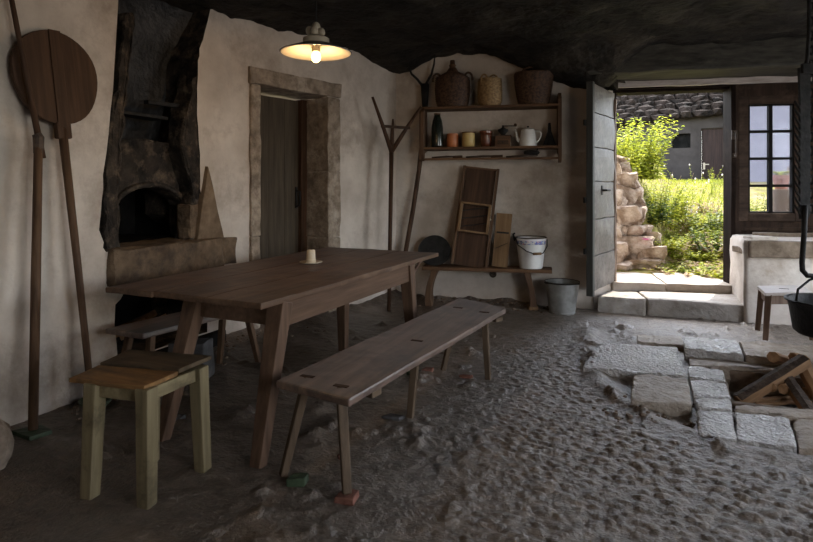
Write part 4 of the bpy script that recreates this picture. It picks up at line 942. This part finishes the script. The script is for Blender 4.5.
# pit lining, ash and firewood
m = MB(); x0, x1, y0, y1 = PX0 + .015, PX1 - .02, PY0 + .01, PY1 + .0
m.box(x0 - .04, x0 + .02, y0, y1, -.24, .03); m.box(x0, x1, y1 - .01, y1 + .05, -.24, .02); m.box(x0, x1, y0 - .04, y0 + .015, -.24, .03)
tag(m.build('pit_wall', 'rubble', bevel=.01, cut=.08, wob=.012), 'brown stone lining of the sunken fire pit', 'pit lining', kind='structure')
X, Y = np.meshgrid(np.linspace(x0, x1, 90), np.linspace(y0, y1, 60))
Z = -.185 + .05 * fbm(X, Y, 5, 4, 4) + .05 * np.exp(-((X - 1.0) ** 2 + (Y - 4.2) ** 2) / .08) + .03 * fbm(X, Y, 22, 3, 9)
a = grid_obj('ash', X, Y, Z, 'ash'); tag(a, 'grey and black ash and charcoal on the bottom of the pit', 'ash', kind='stuff')
def log(pa, pb, w_, h_, lab, m_='log', tw=0, bark=True, tri=False):
    pa = Vector(pa); pb = Vector(pb); c = (pa + pb) / 2; d = (pb - pa); L_ = d.length
    o = thing('split_log', lab, 'firewood', tuple(c), group='firewood in the pit'); o.rotation_euler = (Matrix.Rotation(0, 3, 'X') @ d.to_track_quat('X', 'Z').to_matrix() @ Matrix.Rotation(tw, 3, 'X')).to_euler()
    pr = [(-w_ / 2, -h_ / 2), (w_ / 2, -h_ * .45), (w_ * .42, h_ * .5), (-w_ * .1, h_ * .58), (-w_ * .5, h_ * .3)] if not tri else [(w_ * .5 * math.cos(2 * PI * k / 7), h_ * .5 * math.sin(2 * PI * k / 7)) for k in range(7)]
    TX = Matrix(((0, 0, 1, 0), (1, 0, 0, 0), (0, 1, 0, 0), (0, 0, 0, 1)))
    MB().prism(pr, -L_ / 2, L_ / 2, TX).build('log_wood', m_, o, bevel=.004, cut=.07, wob=.004, wfr=9)
    if bark:
        pr2 = [(-w_ * .5, h_ * .32), (-w_ * .1, h_ * .6), (w_ * .42, h_ * .52), (w_ * .42, h_ * .58), (-w_ * .1, h_ * .68), (-w_ * .54, h_ * .36)]
        part(MB().prism(pr2, -L_ / 2 + .005, L_ / 2 - .01, TX).build('bark', 'bark', o, cut=.06, wob=.004, wfr=12), 'dark rough bark')
    return o
log(pd(738, 402, 3.72), pd(806, 360, 3.86), .075, .07, 'long split log propped up across the pit')
log(pd(786, 378, 3.82), pd(812, 416, 3.48), .07, .055, 'split log slanting down to the near rim of the pit')
log(pd(801, 362, 3.90), pd(826, 408, 3.62), .08, .06, 'thick split log at the right, leaning on the propped one', bark=False)
log(pd(773, 357, 3.97), pd(800, 366, 4.3), .085, .08, 'short squared log end on top, left of two', bark=False, tri=True)
log(pd(793, 357, 3.93), pd(815, 362, 4.3), .06, .07, 'short log end on top of the heap, right of two', bark=False, tri=True)
log(pd(771, 387, 3.75), pd(795, 384, 4.05), .06, .065, 'small log end poking out under the propped log, left one', bark=False, tri=True)
log(pd(783, 389, 3.72), pd(806, 386, 4.05), .07, .075, 'larger log end under the propped log beside the small one', bark=False, tri=True)
log(pd(806, 393, 3.8), pd(828, 396, 4.0), .08, .08, 'reddish log end low at the right of the heap', bark=False, tri=True)
log(pd(754, 401, 3.74), pd(800, 396, 3.85), .035, .025, 'thin pale kindling stick lying low in the pit', bark=False)
log(pd(757, 405, 3.68), pd(803, 401, 3.74), .03, .02, 'thinnest kindling stick nearest the rim of the pit', bark=False)
log(pd(765, 399, 3.86), pd(812, 404, 3.66), .04, .03, 'kindling stick crossing under the propped log', bark=False)

# ------------------------------------------------------------------ stool by the sink, pot and hanging irons
zt = .485
q = [pz(757, 291.5, zt), pz(800, 296, zt), None, pz(757 + 10, 284, zt)]
a_ = pz(757, 285.5, zt); b_ = pz(765, 292.5, zt); c_ = pz(813, 292.5, zt); d_ = pz(802, 285, zt)
o0 = (a_ + c_) / 2; o0.z = 0
st = thing('stool', 'small weathered wooden stool with a finger hole beside the sink', 'stool', tuple(o0))
MB().prism([(p.x, p.y) for p in (a_, b_, c_, d_)], zt - .028, zt).build('seat', 'pale_stool_top', st, bevel=.005, cut=.1, wob=.003, loc=o0)
m = MB(); m.box(-.035, .035, -.012, .012, zt + .0, zt + .002); part(m.build('finger_hole', 'black', st), 'dark slot in the seat')
zk = .11
cs = [a_, b_, c_, d_]; cen = (a_ + c_) / 2; tp = []
for p in cs:
    t = cen + (p - cen) * .82; f_ = cen + (p - cen) * .98
    t.z = zt - .02; tp.append(t); z0 = .098
    MB().bar(t, (f_.x, f_.y, z0), .05, .045, .04, .036, up=(.2, 1, 0)).build('leg', 'pale_stool', st, bevel=.004, loc=o0)
for i in range(4):
    p, r_ = tp[i].copy(), tp[(i + 1) % 4].copy(); p.z = r_.z = zt - .065
    MB().bar(p, r_, .02, .07).build('rail', 'pale_stool', st, bevel=.003, loc=o0)

tx = pd(803, 200, 3.95)
tm = thing('pot_hook', 'black toothed iron hearth hook hanging at the right edge', 'pot hook', tuple((tx.x, tx.y, 0)))
TLo = (tx.x, tx.y, 0)
zz = lambda py: H - (py - HOR) * 3.95 / FP
kx = 3.95 / FP
def tp_(dx, py, dy=0): return tuple(Vector((tx.x, tx.y, 0)) + RT * (dx * kx) + FW * dy + Vector((0, 0, zz(py))))
vs = [(799, 70), (810, 70), (809, 215), (804, 222), (800, 221)]
ou = [(798.5, 68)]
for k in range(14):
    y = 104 + k * 8; ou += [(799.5, y), (799, y + 3), (794.5, y - 4 + 1), (799.5, y + 5.5)]
ou += [(800, 219), (807, 219), (809, 214), (809.5, 68)]
mb = MB(); n = len(ou)
V3 = [tp_(x - 803, y, -.012) for x, y in ou] + [tp_(x - 803, y, .012) for x, y in ou]
mb.add(V3, [tuple(range(n)), tuple(range(2 * n - 1, n - 1, -1))] + [(i, i + n, (i + 1) % n + n, (i + 1) % n) for i in range(n)])
tbar = mb.build('toothed_bar', 'iron', tm, loc=TLo)
bmq = bmesh.new(); bmq.from_mesh(tbar.data); bmesh.ops.triangulate(bmq, faces=[f for f in bmq.faces if len(f.verts) > 4]); bmq.to_mesh(tbar.data); bmq.free()
m = MB(); m.tube([tp_(0, 205, -.02), tp_(-1, 235, -.02), tp_(-3, 262, -.02), tp_(-2.5, 270, -.02), tp_(2, 275, -.02), tp_(12, 276, -.02), tp_(22, 274, -.02), tp_(28, 266, -.02), tp_(29, 250, -.02)], [.018, .018, .018, .018, .018, .018, .017, .014, .008], 10)
m.build('hook', 'iron', tm, smooth=True, loc=TLo)
m = MB(); m.tube([tp_(2, 74), tp_(2, 68), tp_(4, 60), tp_(6, 30), tp_(6, -30)], [.014, .016, .012, .012, .012], 8); m.tube([tp_(6, -30), tuple(Vector(tp_(6, -30)) + Vector((0, 0, .0)))[:2] + (2.92,)], .012, 8); m.build('hanger', 'iron', tm, loc=TLo)
m = MB(); m.bar(tp_(-3, 69, -.015), tp_(16, 69, -.015), .03, .07); m.build('yoke', 'iron', tm, bevel=.006, loc=TLo)
pp = pd(834, 318, 3.85); rp = .275
pt_ = thing('hanging_pot', 'black iron cooking pot hanging from the hearth hook', 'pot', (pp.x, pp.y, H - (335 - HOR) * 3.85 / FP))
ph = 34 * 3.85 / FP
MB().lathe([(.001, 0), (rp * .78, 0), (rp * .86, .02), (rp * .96, ph - .03), (rp * 1.0, ph - .012), (rp * 1.0, ph), (rp * .95, ph), (rp * .9, ph - .03), (rp * .8, .03), (.001, .02)], 40).build('pot_body', 'iron', pt_, smooth=True, sharp=40)
MB().lathe([(rp * .99, ph - .014), (rp * 1.045, ph - .008), (rp * 1.045, ph + .002), (rp * .97, ph + .004)], 40).build('rim', 'iron', pt_, smooth=True)
hz = Vector(tp_(18, 276, -.02)); lo = Vector((pp.x, pp.y, pt_.location.z)); e_ = hz - lo
side_ = Vector((RT.x, RT.y, 0))
pts = [(-side_ * rp * .95) + Vector((0, 0, ph - .01)), (-side_ * rp * .9) + Vector((0, 0, ph + .08)), e_ + Vector((-.08, 0, -.03)) + side_ * 0, e_ + Vector((0, 0, .005)), e_ + Vector((.08, 0, -.03)), (side_ * rp * .9) + Vector((0, 0, ph + .08)), (side_ * rp * .95) + Vector((0, 0, ph - .01))]
MB().tube(pts, .008, 8).build('bail', 'iron', pt_, smooth=True)
# chain beside the hook
cxp = pd(811.5, 150, 4.05)
ch = thing('hearth_chain', 'dark iron chain hanging beside the toothed hook', 'chain', (cxp.x, cxp.y, 0))
m = MB(); z = 2.9; k = 0
while z > 1.15:
    a = (k % 2) * PI / 2 + .3
    m.tube([(.020 * math.cos(t) * math.cos(a), .020 * math.cos(t) * math.sin(a), z + .034 * math.sin(t)) for t in [2 * PI * i / 10 for i in range(10)]], .006, 6, closed=True); z -= .052; k += 1
part(m.build('links', 'iron', ch, smooth=True), 'dark iron chain links')

# rubble crumbs on the floor
def crumbs(n, fn, label, m_, name='rubble'):
    m = MB(); r = random.Random(5)
    for k in range(n):
        x, y, s_ = fn(r); m.blob((x, y, fz(x, y) + s_ * .25), s_, s_ * r.uniform(.6, 1), s_ * .6, k, .3, 1)
    o = m.build(name, m_, smooth=False); tag(o, label, name, kind='stuff'); return o
def near_flags(r):
    p = pz(r.gauss(655, 32), r.uniform(398, 424)); return p.x, p.y, r.uniform(.006, .02)
crumbs(70, near_flags, 'loose stone crumbs in front of the square grey flagstone', 'rubble')
def along(r):
    if r.random() < .5: y = r.uniform(2.2, 4.6); return -3.22 + abs(r.gauss(0, .14)) + max(0, .266 * (y - 3.85)), y, r.uniform(.006, .02)
    s_ = r.uniform(.3, 1.9); p = LB(s_, -abs(r.gauss(.02, .16)) - .02, 0); return p.x, p.y, r.uniform(.008, .03)
crumbs(170, along, 'loose earth crumbs heaped along the foot of the walls', 'rubble')

# ------------------------------------------------------------------ outdoors
gs = np.linspace(-7, 16, 150); gt = np.linspace(.72, 24, 170)
S, T = np.meshgrid(gs, gt)
def out_z(S, T):
    z = .24 + .10 * sstep(.7, 2, T) + 1.12 * sstep(1.6, 8.2, T) + .05 * fbm(S, T, 1.2, 4, 3)
    b = 3.08 + .24 * (T - 1.4)
    z = z + 1.12 * sstep(b + .30, b - .25, S) * sstep(1.3, 1.75, T) * sstep(12, 7, T)
    z = z + .25 * sstep(3.9, 4.6, S) * sstep(.8, 1.4, T) * sstep(6, 4, T)
    return np.minimum(z, 1.9)
def oz(s, t): return float(out_z(np.array([[s]]), np.array([[t]]))[0, 0])
Z = out_z(S, T)
g = grid_obj('ground', CR.x + E1.x * S + E2.x * T, CR.y + E1.y * S + E2.y * T, Z, 'soil', uvflip=False)
tag(g, 'sunlit grassy slope rising outside the doorway', 'ground', kind='structure')
# unseen eave above the front, added to limit sun in the doorway
m = MB(); m.box(-3, 9, .55, 1.15, 2.75, 2.95)
tag(LBmesh(m).build('sun_limit_eave', 'beam', bevel=.01), 'unseen roof eave added above the outer doorway to limit sun', 'roof', kind='structure')
def ST(px, py, d): p = pd(px, py, d); q = p - CR; return q.dot(E1), q.dot(E2), p.z
# dry stone wall: left bank
dw_ = thing('dry_stone_wall', 'sunlit dry stone wall end just outside the doorway on left', 'stone wall', tuple(pd(628, 274, 7.4)))
D0 = tuple(pd(628, 274, 7.4))
stones = [(621, 166, 9, 8), (624, 181, 12, 8), (612, 176, 10, 12), (626, 198, 13, 11), (612, 200, 10, 12), (622, 217, 15, 8.5), (636, 214, 8, 7), (628, 231, 17, 7.5), (612, 232, 10, 8), (645, 239, 11, 7), (631, 249, 20, 11), (648, 254, 12, 8), (612, 250, 9, 9), (637, 267, 17, 7), (618, 268, 12, 7.5), (655, 268, 9, 5)]
for k, (px, py, w_, h_) in enumerate(stones):
    d = 7.35 + .004 * (274 - py) + rnd.uniform(-.05, .05); c = pd(px, py, d) - Vector(D0); kx2 = d / FP
    o = MB().blob((0, 0, 0), w_ * kx2 * 1.08, .20, h_ * kx2 * 1.12, k, .55, 3, 1.3, flat=.5).build('stone', 'wallstone', dw_, smooth=True, sharp=35)
    o.location = c; o.rotation_euler = (0, rnd.uniform(-.12, .12), BR + rnd.uniform(-.2, .2))
for r_ in range(4):
    for k in range(6):
        s_, t_, _ = ST(617, 200, 7.7); s_ += -.12 - .02 * k; t_ += .40 * k + .2 * (r_ % 2)
        p = LB(s_, t_, .45 + .30 * r_ + .05 * k) - Vector(D0)
        o = MB().blob((0, 0, 0), .22, .24, .17, k + 9 * r_, .5, 3, 1.3, flat=.5).build('stone', 'wallstone', dw_, smooth=True, sharp=35); o.location = p

def leaf(mb, p, d, ln, wd, up=Vector((0, 0, 1)), fold=.25):
    d = d.normalized(); s = d.cross(up)
    if s.length < 1e-3: s = Vector((1, 0, 0))
    s.normalize(); nrm = s.cross(d)
    i = len(mb.v); mb.v += [p, p + d * ln * .45 + s * wd + nrm * wd * fold, p + d * ln - nrm * ln * .12, p + d * ln * .45 - s * wd + nrm * wd * fold]
    mb.f += [(i, i + 1, i + 2), (i, i + 2, i + 3)]
def plant(name, lab, cat, base, nst, hgt, spread, mats, ll=.08, lw_=.018, nl=26, grp=None, start=.15, seed=1, droop=.0, top=None, lean=(0, 0, 0)):
    r = random.Random(seed); base = Vector(base)
    o = thing(name, lab, cat, tuple(base), group=grp); st = MB(); lv = [MB() for _ in mats]; tp = MB()
    for k in range(nst):
        a = r.uniform(0, 2 * PI); q = math.sqrt(r.random()) * spread; b = Vector((math.cos(a) * q, math.sin(a) * q, -.05))
        h = hgt * r.uniform(.55, 1.0); dr = Vector((math.cos(a) * q * .7 + r.gauss(0, .12) * h, math.sin(a) * q * .7 + r.gauss(0, .12) * h, h)) + Vector(lean) * h
        pts = [b + Vector((dr.x * t * t, dr.y * t * t, dr.z * t - droop * t * t * h)) for t in (0, .25, .5, .75, 1)]
        st.tube(pts, [.006, .005, .004, .003, .002], 4)
        for j in range(nl):
            t = start + (1 - start) * (j + r.random()) / nl; f = t * 4; i = min(3, int(f)); p = pts[i].lerp(pts[i + 1], f - i)
            an = j * 2.4 + r.uniform(-.5, .5); sc_ = (1.15 - .65 * t) * r.uniform(.7, 1.2)
            leaf(lv[r.choice([0, 0, 1]) if len(mats) > 1 else 0], p, Vector((math.cos(an), math.sin(an), r.uniform(-.25, .55))), ll * sc_, lw_ * sc_)
        if top: tp.blob(tuple(pts[-1]), .013, .013, .02, k, .3, 1)
    st.build('stems', 'leaf_mid' if mats[0] != 'dry' else 'dry', o)
    for mb, m_ in zip(lv, mats):
        if mb.f:
            me = bpy.data.meshes.new('foliage'); me.from_pydata([tuple(v) for v in mb.v], [], mb.f); oo = bpy.data.objects.new('foliage', me); COL.objects.link(oo); me.materials.append(M[m_]); oo.parent = o
    for ch_ in o.children: ch_['kind'] = 'stuff'
    if top: part(tp.build('blossoms', top, o, smooth=True), 'pale seed heads')
    return o
def gp(px, py, d):       # ground point below a picture point at depth d
    s_, t_, _ = ST(px, py, d); p = LB(s_, t_, 0); p.z = oz(s_, t_); return p
G = 'wild plants outside the doorway'
plant('bush', 'tall bright yellow green bush above the dry stone wall', 'bush', gp(630, 170, 8.4), 60, .95, .42, ['leaf_bright', 'leaf_mid'], .13, .027, 46, G, seed=3, start=.02)
plant('bush', 'bright leafy bush overhanging the stones nearest the doorway', 'bush', gp(622, 170, 7.9), 26, .75, .30, ['leaf_bright', 'leaf_mid'], .10, .022, 34, G, seed=13)
plant('bush', 'green bush spilling down behind the stone wall', 'bush', gp(652, 200, 8.3), 34, .62, .40, ['leaf_bright', 'leaf_dark'], .10, .022, 30, G, seed=4)
plant('bush', 'dark leaved creeper clump hanging beside the wall stones', 'bush', gp(652, 215, 7.75), 26, .42, .22, ['leaf_dark', 'leaf_mid'], .085, .03, 24, G, seed=5)
plant('weed_clump', 'clump of pale dry flowering weeds in the middle of the slope', 'weed', gp(676, 205, 9.2), 30, .62, .45, ['dry', 'flower'], .06, .012, 18, G, seed=6, top='flower')
plant('weed_clump', 'tall reddish dry stalks rising behind the bright bush', 'weed', gp(668, 190, 9.6), 22, 1.0, .32, ['dry'], .06, .010, 16, G, seed=7)
plant('weed_clump', 'tall thin green weeds before the far wall', 'weed', gp(692, 190, 9.8), 14, .95, .45, ['leaf_mid', 'leaf_bright'], .07, .014, 22, G, seed=8, top='flower')
plant('weed_clump', 'small upright weeds in front of the brown shed door', 'weed', gp(716, 188, 11.5), 9, .62, .35, ['leaf_bright', 'leaf_mid'], .08, .016, 20, G, seed=9)
plant('weed_clump', 'dark green leafy plant low at the right doorpost', 'weed', gp(714, 240, 7.9), 40, .42, .30, ['leaf_dark', 'leaf_mid'], .11, .036, 16, G, seed=10)
plant('weed_clump', 'dark leafy plant beside the path, above the one at doorpost', 'weed', gp(712, 222, 8.7), 26, .45, .30, ['leaf_dark', 'leaf_mid'], .10, .034, 16, G, seed=21)
plant('weed_clump', 'bright low weeds growing at the foot of stone wall', 'weed', gp(660, 258, 7.6), 46, .26, .26, ['leaf_bright', 'leaf_mid'], .07, .024, 16, G, seed=11)
plant('weed_clump', 'bright low weeds in the middle of the path', 'weed', gp(682, 250, 7.9), 46, .22, .34, ['leaf_bright', 'leaf_mid'], .07, .026, 14, G, seed=12)
plant('weed_clump', 'leafy weeds halfway up the sunny slope', 'weed', gp(672, 228, 8.6), 60, .34, .45, ['leaf_bright', 'leaf_mid'], .08, .026, 16, G, seed=14)
plant('weed_clump', 'low bright weeds at the right of the sunny slope', 'weed', gp(702, 210, 9.2), 44, .26, .5, ['leaf_bright', 'leaf_mid'], .07, .024, 14, G, seed=15)
plant('bush', 'green bush seen through the lowest left window pane', 'bush', gp(762, 205, 8.6), 40, .62, .4, ['leaf_mid', 'leaf_dark'], .09, .022, 30, G, seed=16)
rw = random.Random(77)
for k in range(24):
    px = rw.uniform(662, 716); d = rw.uniform(7.5, 10.2) if k < 17 else rw.uniform(6.95, 7.3); kind = rw.random()
    plant('weed_clump', 'bright leafy weed among the many on the sunny slope', 'weed', gp(px, 230, d), 22, rw.uniform(.16, .40) if k < 17 else .14, rw.uniform(.2, .34), ['leaf_bright', 'leaf_mid'] if kind < .7 else ['leaf_mid', 'leaf_dark'] if kind < .85 else ['dry', 'leaf_bright'], rw.uniform(.06, .10), rw.uniform(.02, .032), 13, 'bright weeds on the slope', seed=100 + k)
p = pd(646, 240, 7.25); m = MB()
for k in range(7): a = k * .9; leaf(m, Vector((0, 0, .0)), Vector((math.cos(a), math.sin(a), .5)), .06, .022)
me = bpy.data.meshes.new('flower'); me.from_pydata([tuple(v) for v in m.v], [], m.f); o = bpy.data.objects.new('flower', me); COL.objects.link(o); me.materials.append(M['pink']); o.location = p
tag(o, 'single pink flower growing out of the wall stones', 'flower')
# meadow grass
r = random.Random(3); m = MB()
for k in range(10000):
    px = r.uniform(608, 742); d = 7.1 + 8.5 * r.random() ** .8; s_, t_, _ = ST(px, 230, d)
    if t_ < 1.0: continue
    if t_ < 2.2 and r.random() < .6: continue
    p = LB(s_, t_, oz(s_, t_) - .01); a = r.uniform(0, 2 * PI); h = r.uniform(.03, .075) * (1.4 if d > 10 else 1)
    w_ = Vector((math.cos(a), math.sin(a), 0)) * (.0035 + .0009 * d * .5); b = Vector((r.gauss(0, .4), r.gauss(0, .4), 1)) * h
    i = len(m.v); m.v += [p - w_, p + w_, p + b]; m.f.append((i, i + 1, i + 2))
me = bpy.data.meshes.new('grass'); me.from_pydata([tuple(v) for v in m.v], [], m.f); o = bpy.data.objects.new('grass', me); COL.objects.link(o); me.materials.append(M['grass'])
tag(o, 'short bright meadow grass on the slope and lawn', 'grass', kind='stuff')

# shed across the lawn
def wallframe(pa, pb): # two ground points -> frame
    d = pb - pa; d.z = 0; a = math.atan2(d.y, d.x); return a, d.length
pa, pb = pd(596, 187, 16.2), pd(742, 187, 14.4); pa.z = pb.z = 1.25
an, LL = wallframe(pa, pb)
bd = thing('stone_shed', 'shaded grey shed with brown door and small dark window beyond the lawn', 'shed', tuple(pa), an)
def at(px): # position along shed wall
    n = Vector((-math.sin(an), math.cos(an), 0)); d = (pa.dot(n)) / (FW.dot(n) + RT.dot(n) * uu(px)); P = FW * d + RT * (uu(px) * d); return (P - Vector((pa.x, pa.y, 0))).dot(Vector((math.cos(an), math.sin(an), 0))), d
def zat(px, py): return H - (py - HOR) * at(px)[1] / FP - 1.25
x0, d0 = at(672); x1, _ = at(690.5); z0, z1 = zat(681, 148), zat(681, 133.5)
dx0 = at(701)[0]; dx1 = at(724)[0]; dz1 = zat(712, 128)
eL, eR = zat(617, 125), zat(725, 114)
def ez(x): return eL + (eR - eL) * (x - at(617)[0]) / (at(725)[0] - at(617)[0])
bm_outer = [(-.5, -.4), (LL + .6, -.4), (LL + .6, ez(LL + .6)), (-.5, ez(-.5))]
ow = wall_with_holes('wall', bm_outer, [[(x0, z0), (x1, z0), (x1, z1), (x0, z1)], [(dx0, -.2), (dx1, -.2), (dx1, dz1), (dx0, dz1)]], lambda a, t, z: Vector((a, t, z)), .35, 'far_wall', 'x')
for k_ in ('label', 'category', 'kind'): del ow[k_]
ow.parent = bd
wi = MB().box(x0 - .02, x1 + .02, .16, .18, z0 - .02, z1 + .02).build('window_pane', 'black', bd); part(wi, 'dark window opening')
do = MB(); do.box(dx0 + .01, dx1 - .01, .08, .14, -.2, dz1 - .01)
for k in range(1, 6): x = dx0 + (dx1 - dx0) * k / 6; do.box(x - .006, x + .006, .072, .082, -.2, dz1 - .02)
do = part(do.build('door', 'far_door', bd), 'brown plank door')
hx, hz_ = dx0 + .07, zat(704, 166)
MB().box(hx - .025, hx + .025, .06, .075, hz_ - .09, hz_ + .09).box(hx, hx + .12, .03, .05, hz_ + .03, hz_ + .055).build('handle', 'porcelain', do, bevel=.004)
rb_ = MB(); rr = random.Random(8)
for row in range(7):
    x = -.7 + rr.uniform(0, .3)
    while x < LL + .6:
        w_ = rr.uniform(.2, .5); h_ = rr.uniform(.16, .26)
        rb_.blob((x + w_ / 2, -.15 + .20 * row, ez(x) + .06 + .155 * row), w_ * .62, .2, h_ * .6, row * 40 + int(x * 9), .3, 1, 1.2, flat=.7); x += w_
rb_.add([(-.7, -.2, ez(-.7) - .02), (LL + .7, -.2, ez(LL + .7) - .02), (LL + .7, 1.4, ez(LL + .7) + 1.15), (-.7, 1.4, ez(-.7) + 1.15), (-.7, 1.4, ez(-.7)), (LL + .7, 1.4, ez(LL + .7))], [(0, 1, 2, 3), (3, 2, 5, 4), (0, 4, 5, 1)])
part(rb_.build('roof', 'roofstone', bd), 'dark rough stone slab roof')
# house wall seen through the window
pa, pb = pd(737, 187, 13.2), pd(900, 187, 12.0); an2, L2_ = wallframe(pa, pb)
hs = thing('house', 'pale lavender grey house wall seen through the window panes', 'house', (pa.x, pa.y, 1.0), an2)
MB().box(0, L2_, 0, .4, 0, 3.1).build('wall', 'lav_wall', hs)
MB().box(-.2, L2_ + .2, -.35, 1.2, 3.1, 3.2).build('roof', 'roofstone', hs)
# stump, terracotta pot and post outside the window
p = gp(786, 205, 8.0); zt_ = 1.30
s_ = thing('tree_stump', 'weathered tree stump outside the window under the clay pot', 'stump', tuple(p))
hh = zt_ - p.z
MB().lathe([(.21, -.1), (.20, .1), (.17, hh * .6), (.18, hh), (.001, hh)], 22, fn=lambda r, z, a, i: r * (1 + .07 * math.sin(5 * a + 1) + .04 * math.sin(11 * a))).build('trunk', 'stump', s_, smooth=True, sharp=50)
MB().lathe([(.172, hh - .002), (.17, hh + .006), (.001, hh + .006)], 22).build('cut_face', 'stump', s_)
k8 = 8.0 / FP; pq = pd(781, 190, 8.0)
s_ = thing('flower_pot', 'terracotta flower pot on the stump outside the window', 'flower pot', (pq.x, pq.y, zt_ + .008))
MB().lathe([(.075, 0), (.10, .15), (.112, .152), (.115, .20), (.10, .20), (.07, .03), (.001, .02)], 26).build('pot_body', 'terracotta', s_, smooth=True, sharp=40)
m = MB(); rr = random.Random(4)
for k in range(50): a = rr.uniform(0, 6.28); leaf(m, Vector((.05 * math.cos(a), .05 * math.sin(a), .19)), Vector((math.cos(a), math.sin(a), 1.2)), .10, .02)
me = bpy.data.meshes.new('seedlings'); me.from_pydata([tuple(v) for v in m.v], [], m.f); o = bpy.data.objects.new('seedlings', me); COL.objects.link(o); me.materials.append(M['leaf_mid']); o.parent = s_
plant('bush', 'sprawling bright bush between the tall bush and the dry weeds', 'bush', gp(656, 195, 8.9), 44, .66, .42, ['leaf_bright', 'leaf_mid'], .11, .026, 36, G, seed=31, start=.05)
p = gp(790, 205, 8.2); o = MB().tube([(0, 0, -.2), (.01, 0, .5), (0, .01, H - (167 - HOR) * 8.2 / FP - p.z)], [.045, .042, .036], 10).build('fence_post', 'stump', smooth=True); o.location = p
tag(o, 'weathered round post standing behind the clay pot', 'post')
# ------------------------------------------------------------------ light and camera
w = bpy.data.worlds.new('sky'); SC.world = w; w.use_nodes = True
nt = w.node_tree; bg = nt.nodes['Background']; sky = nt.nodes.new('ShaderNodeTexSky'); sky.sky_type = 'NISHITA'; sky.sun_disc = False
sky.sun_elevation = R(60); sky.sun_rotation = R(-20); sky.air_density = 1.0; sky.dust_density = 1.2
hs = nt.nodes.new('ShaderNodeHueSaturation'); hs.inputs['Saturation'].default_value = .45
nt.links.new(sky.outputs[0], hs.inputs['Color']); nt.links.new(hs.outputs[0], bg.inputs[0]); bg.inputs[1].default_value = 1.5
def sun(el, az_local, power):
    l = bpy.data.lights.new('sun', 'SUN'); l.energy = power; l.angle = R(.6); l.color = (1, .93, .80)
    o = bpy.data.objects.new('sun', l); COL.objects.link(o)
    hd = (E2 * math.cos(R(az_local)) + E1 * math.sin(R(az_local)))
    src = hd * math.cos(R(el)) + Vector((0, 0, math.sin(R(el))))
    o.rotation_euler = src.to_track_quat('Z', 'Y').to_euler(); return o
sun(60, 28, 7.5)
def area(name, loc, look, sx, sy, power, col):
    l = bpy.data.lights.new(name, 'AREA'); l.shape = 'RECTANGLE'; l.size = sx; l.size_y = sy; l.energy = power; l.color = col
    o = bpy.data.objects.new(name, l); COL.objects.link(o); o.location = loc
    o.rotation_euler = (Vector(look) - Vector(loc)).to_track_quat('-Z', 'Y').to_euler(); return o
area('right_fill_near', (XR + .35, .7, 1.55), (-2, 3.8, .9), 2.3, 1.6, 31, (1.0, .94, .86))  # unseen fill lamp in an assumed opening, added to brighten the room
area('right_fill_far', (XR + .35, 5.3, 1.4), (-1, 4.4, .4), 1.5, 1.75, 24, (.93, .96, 1.0))  # second unseen lamp, added to light floor and bench from the right
cam = bpy.data.cameras.new('camera'); co = bpy.data.objects.new('camera', cam); COL.objects.link(co)
co.location = (0, 0, H); co.rotation_euler = (R(90), 0, YAW); cam.sensor_width = 36; cam.lens = FP / 813 * 36
cam.shift_y = (HOR - 271) / 813; cam.clip_start = .05
SC.camera = co
SC.view_settings.view_transform = 'Standard'; SC.view_settings.look = 'None'; SC.view_settings.gamma = 1; SC.view_settings.use_curve_mapping = False
SC.view_settings.exposure = .3
SC.cycles.use_denoising = True; SC.cycles.max_bounces = 8; SC.cycles.diffuse_bounces = 5; SC.cycles.transparent_max_bounces = 12
SC.cycles.sample_clamp_indirect = 4
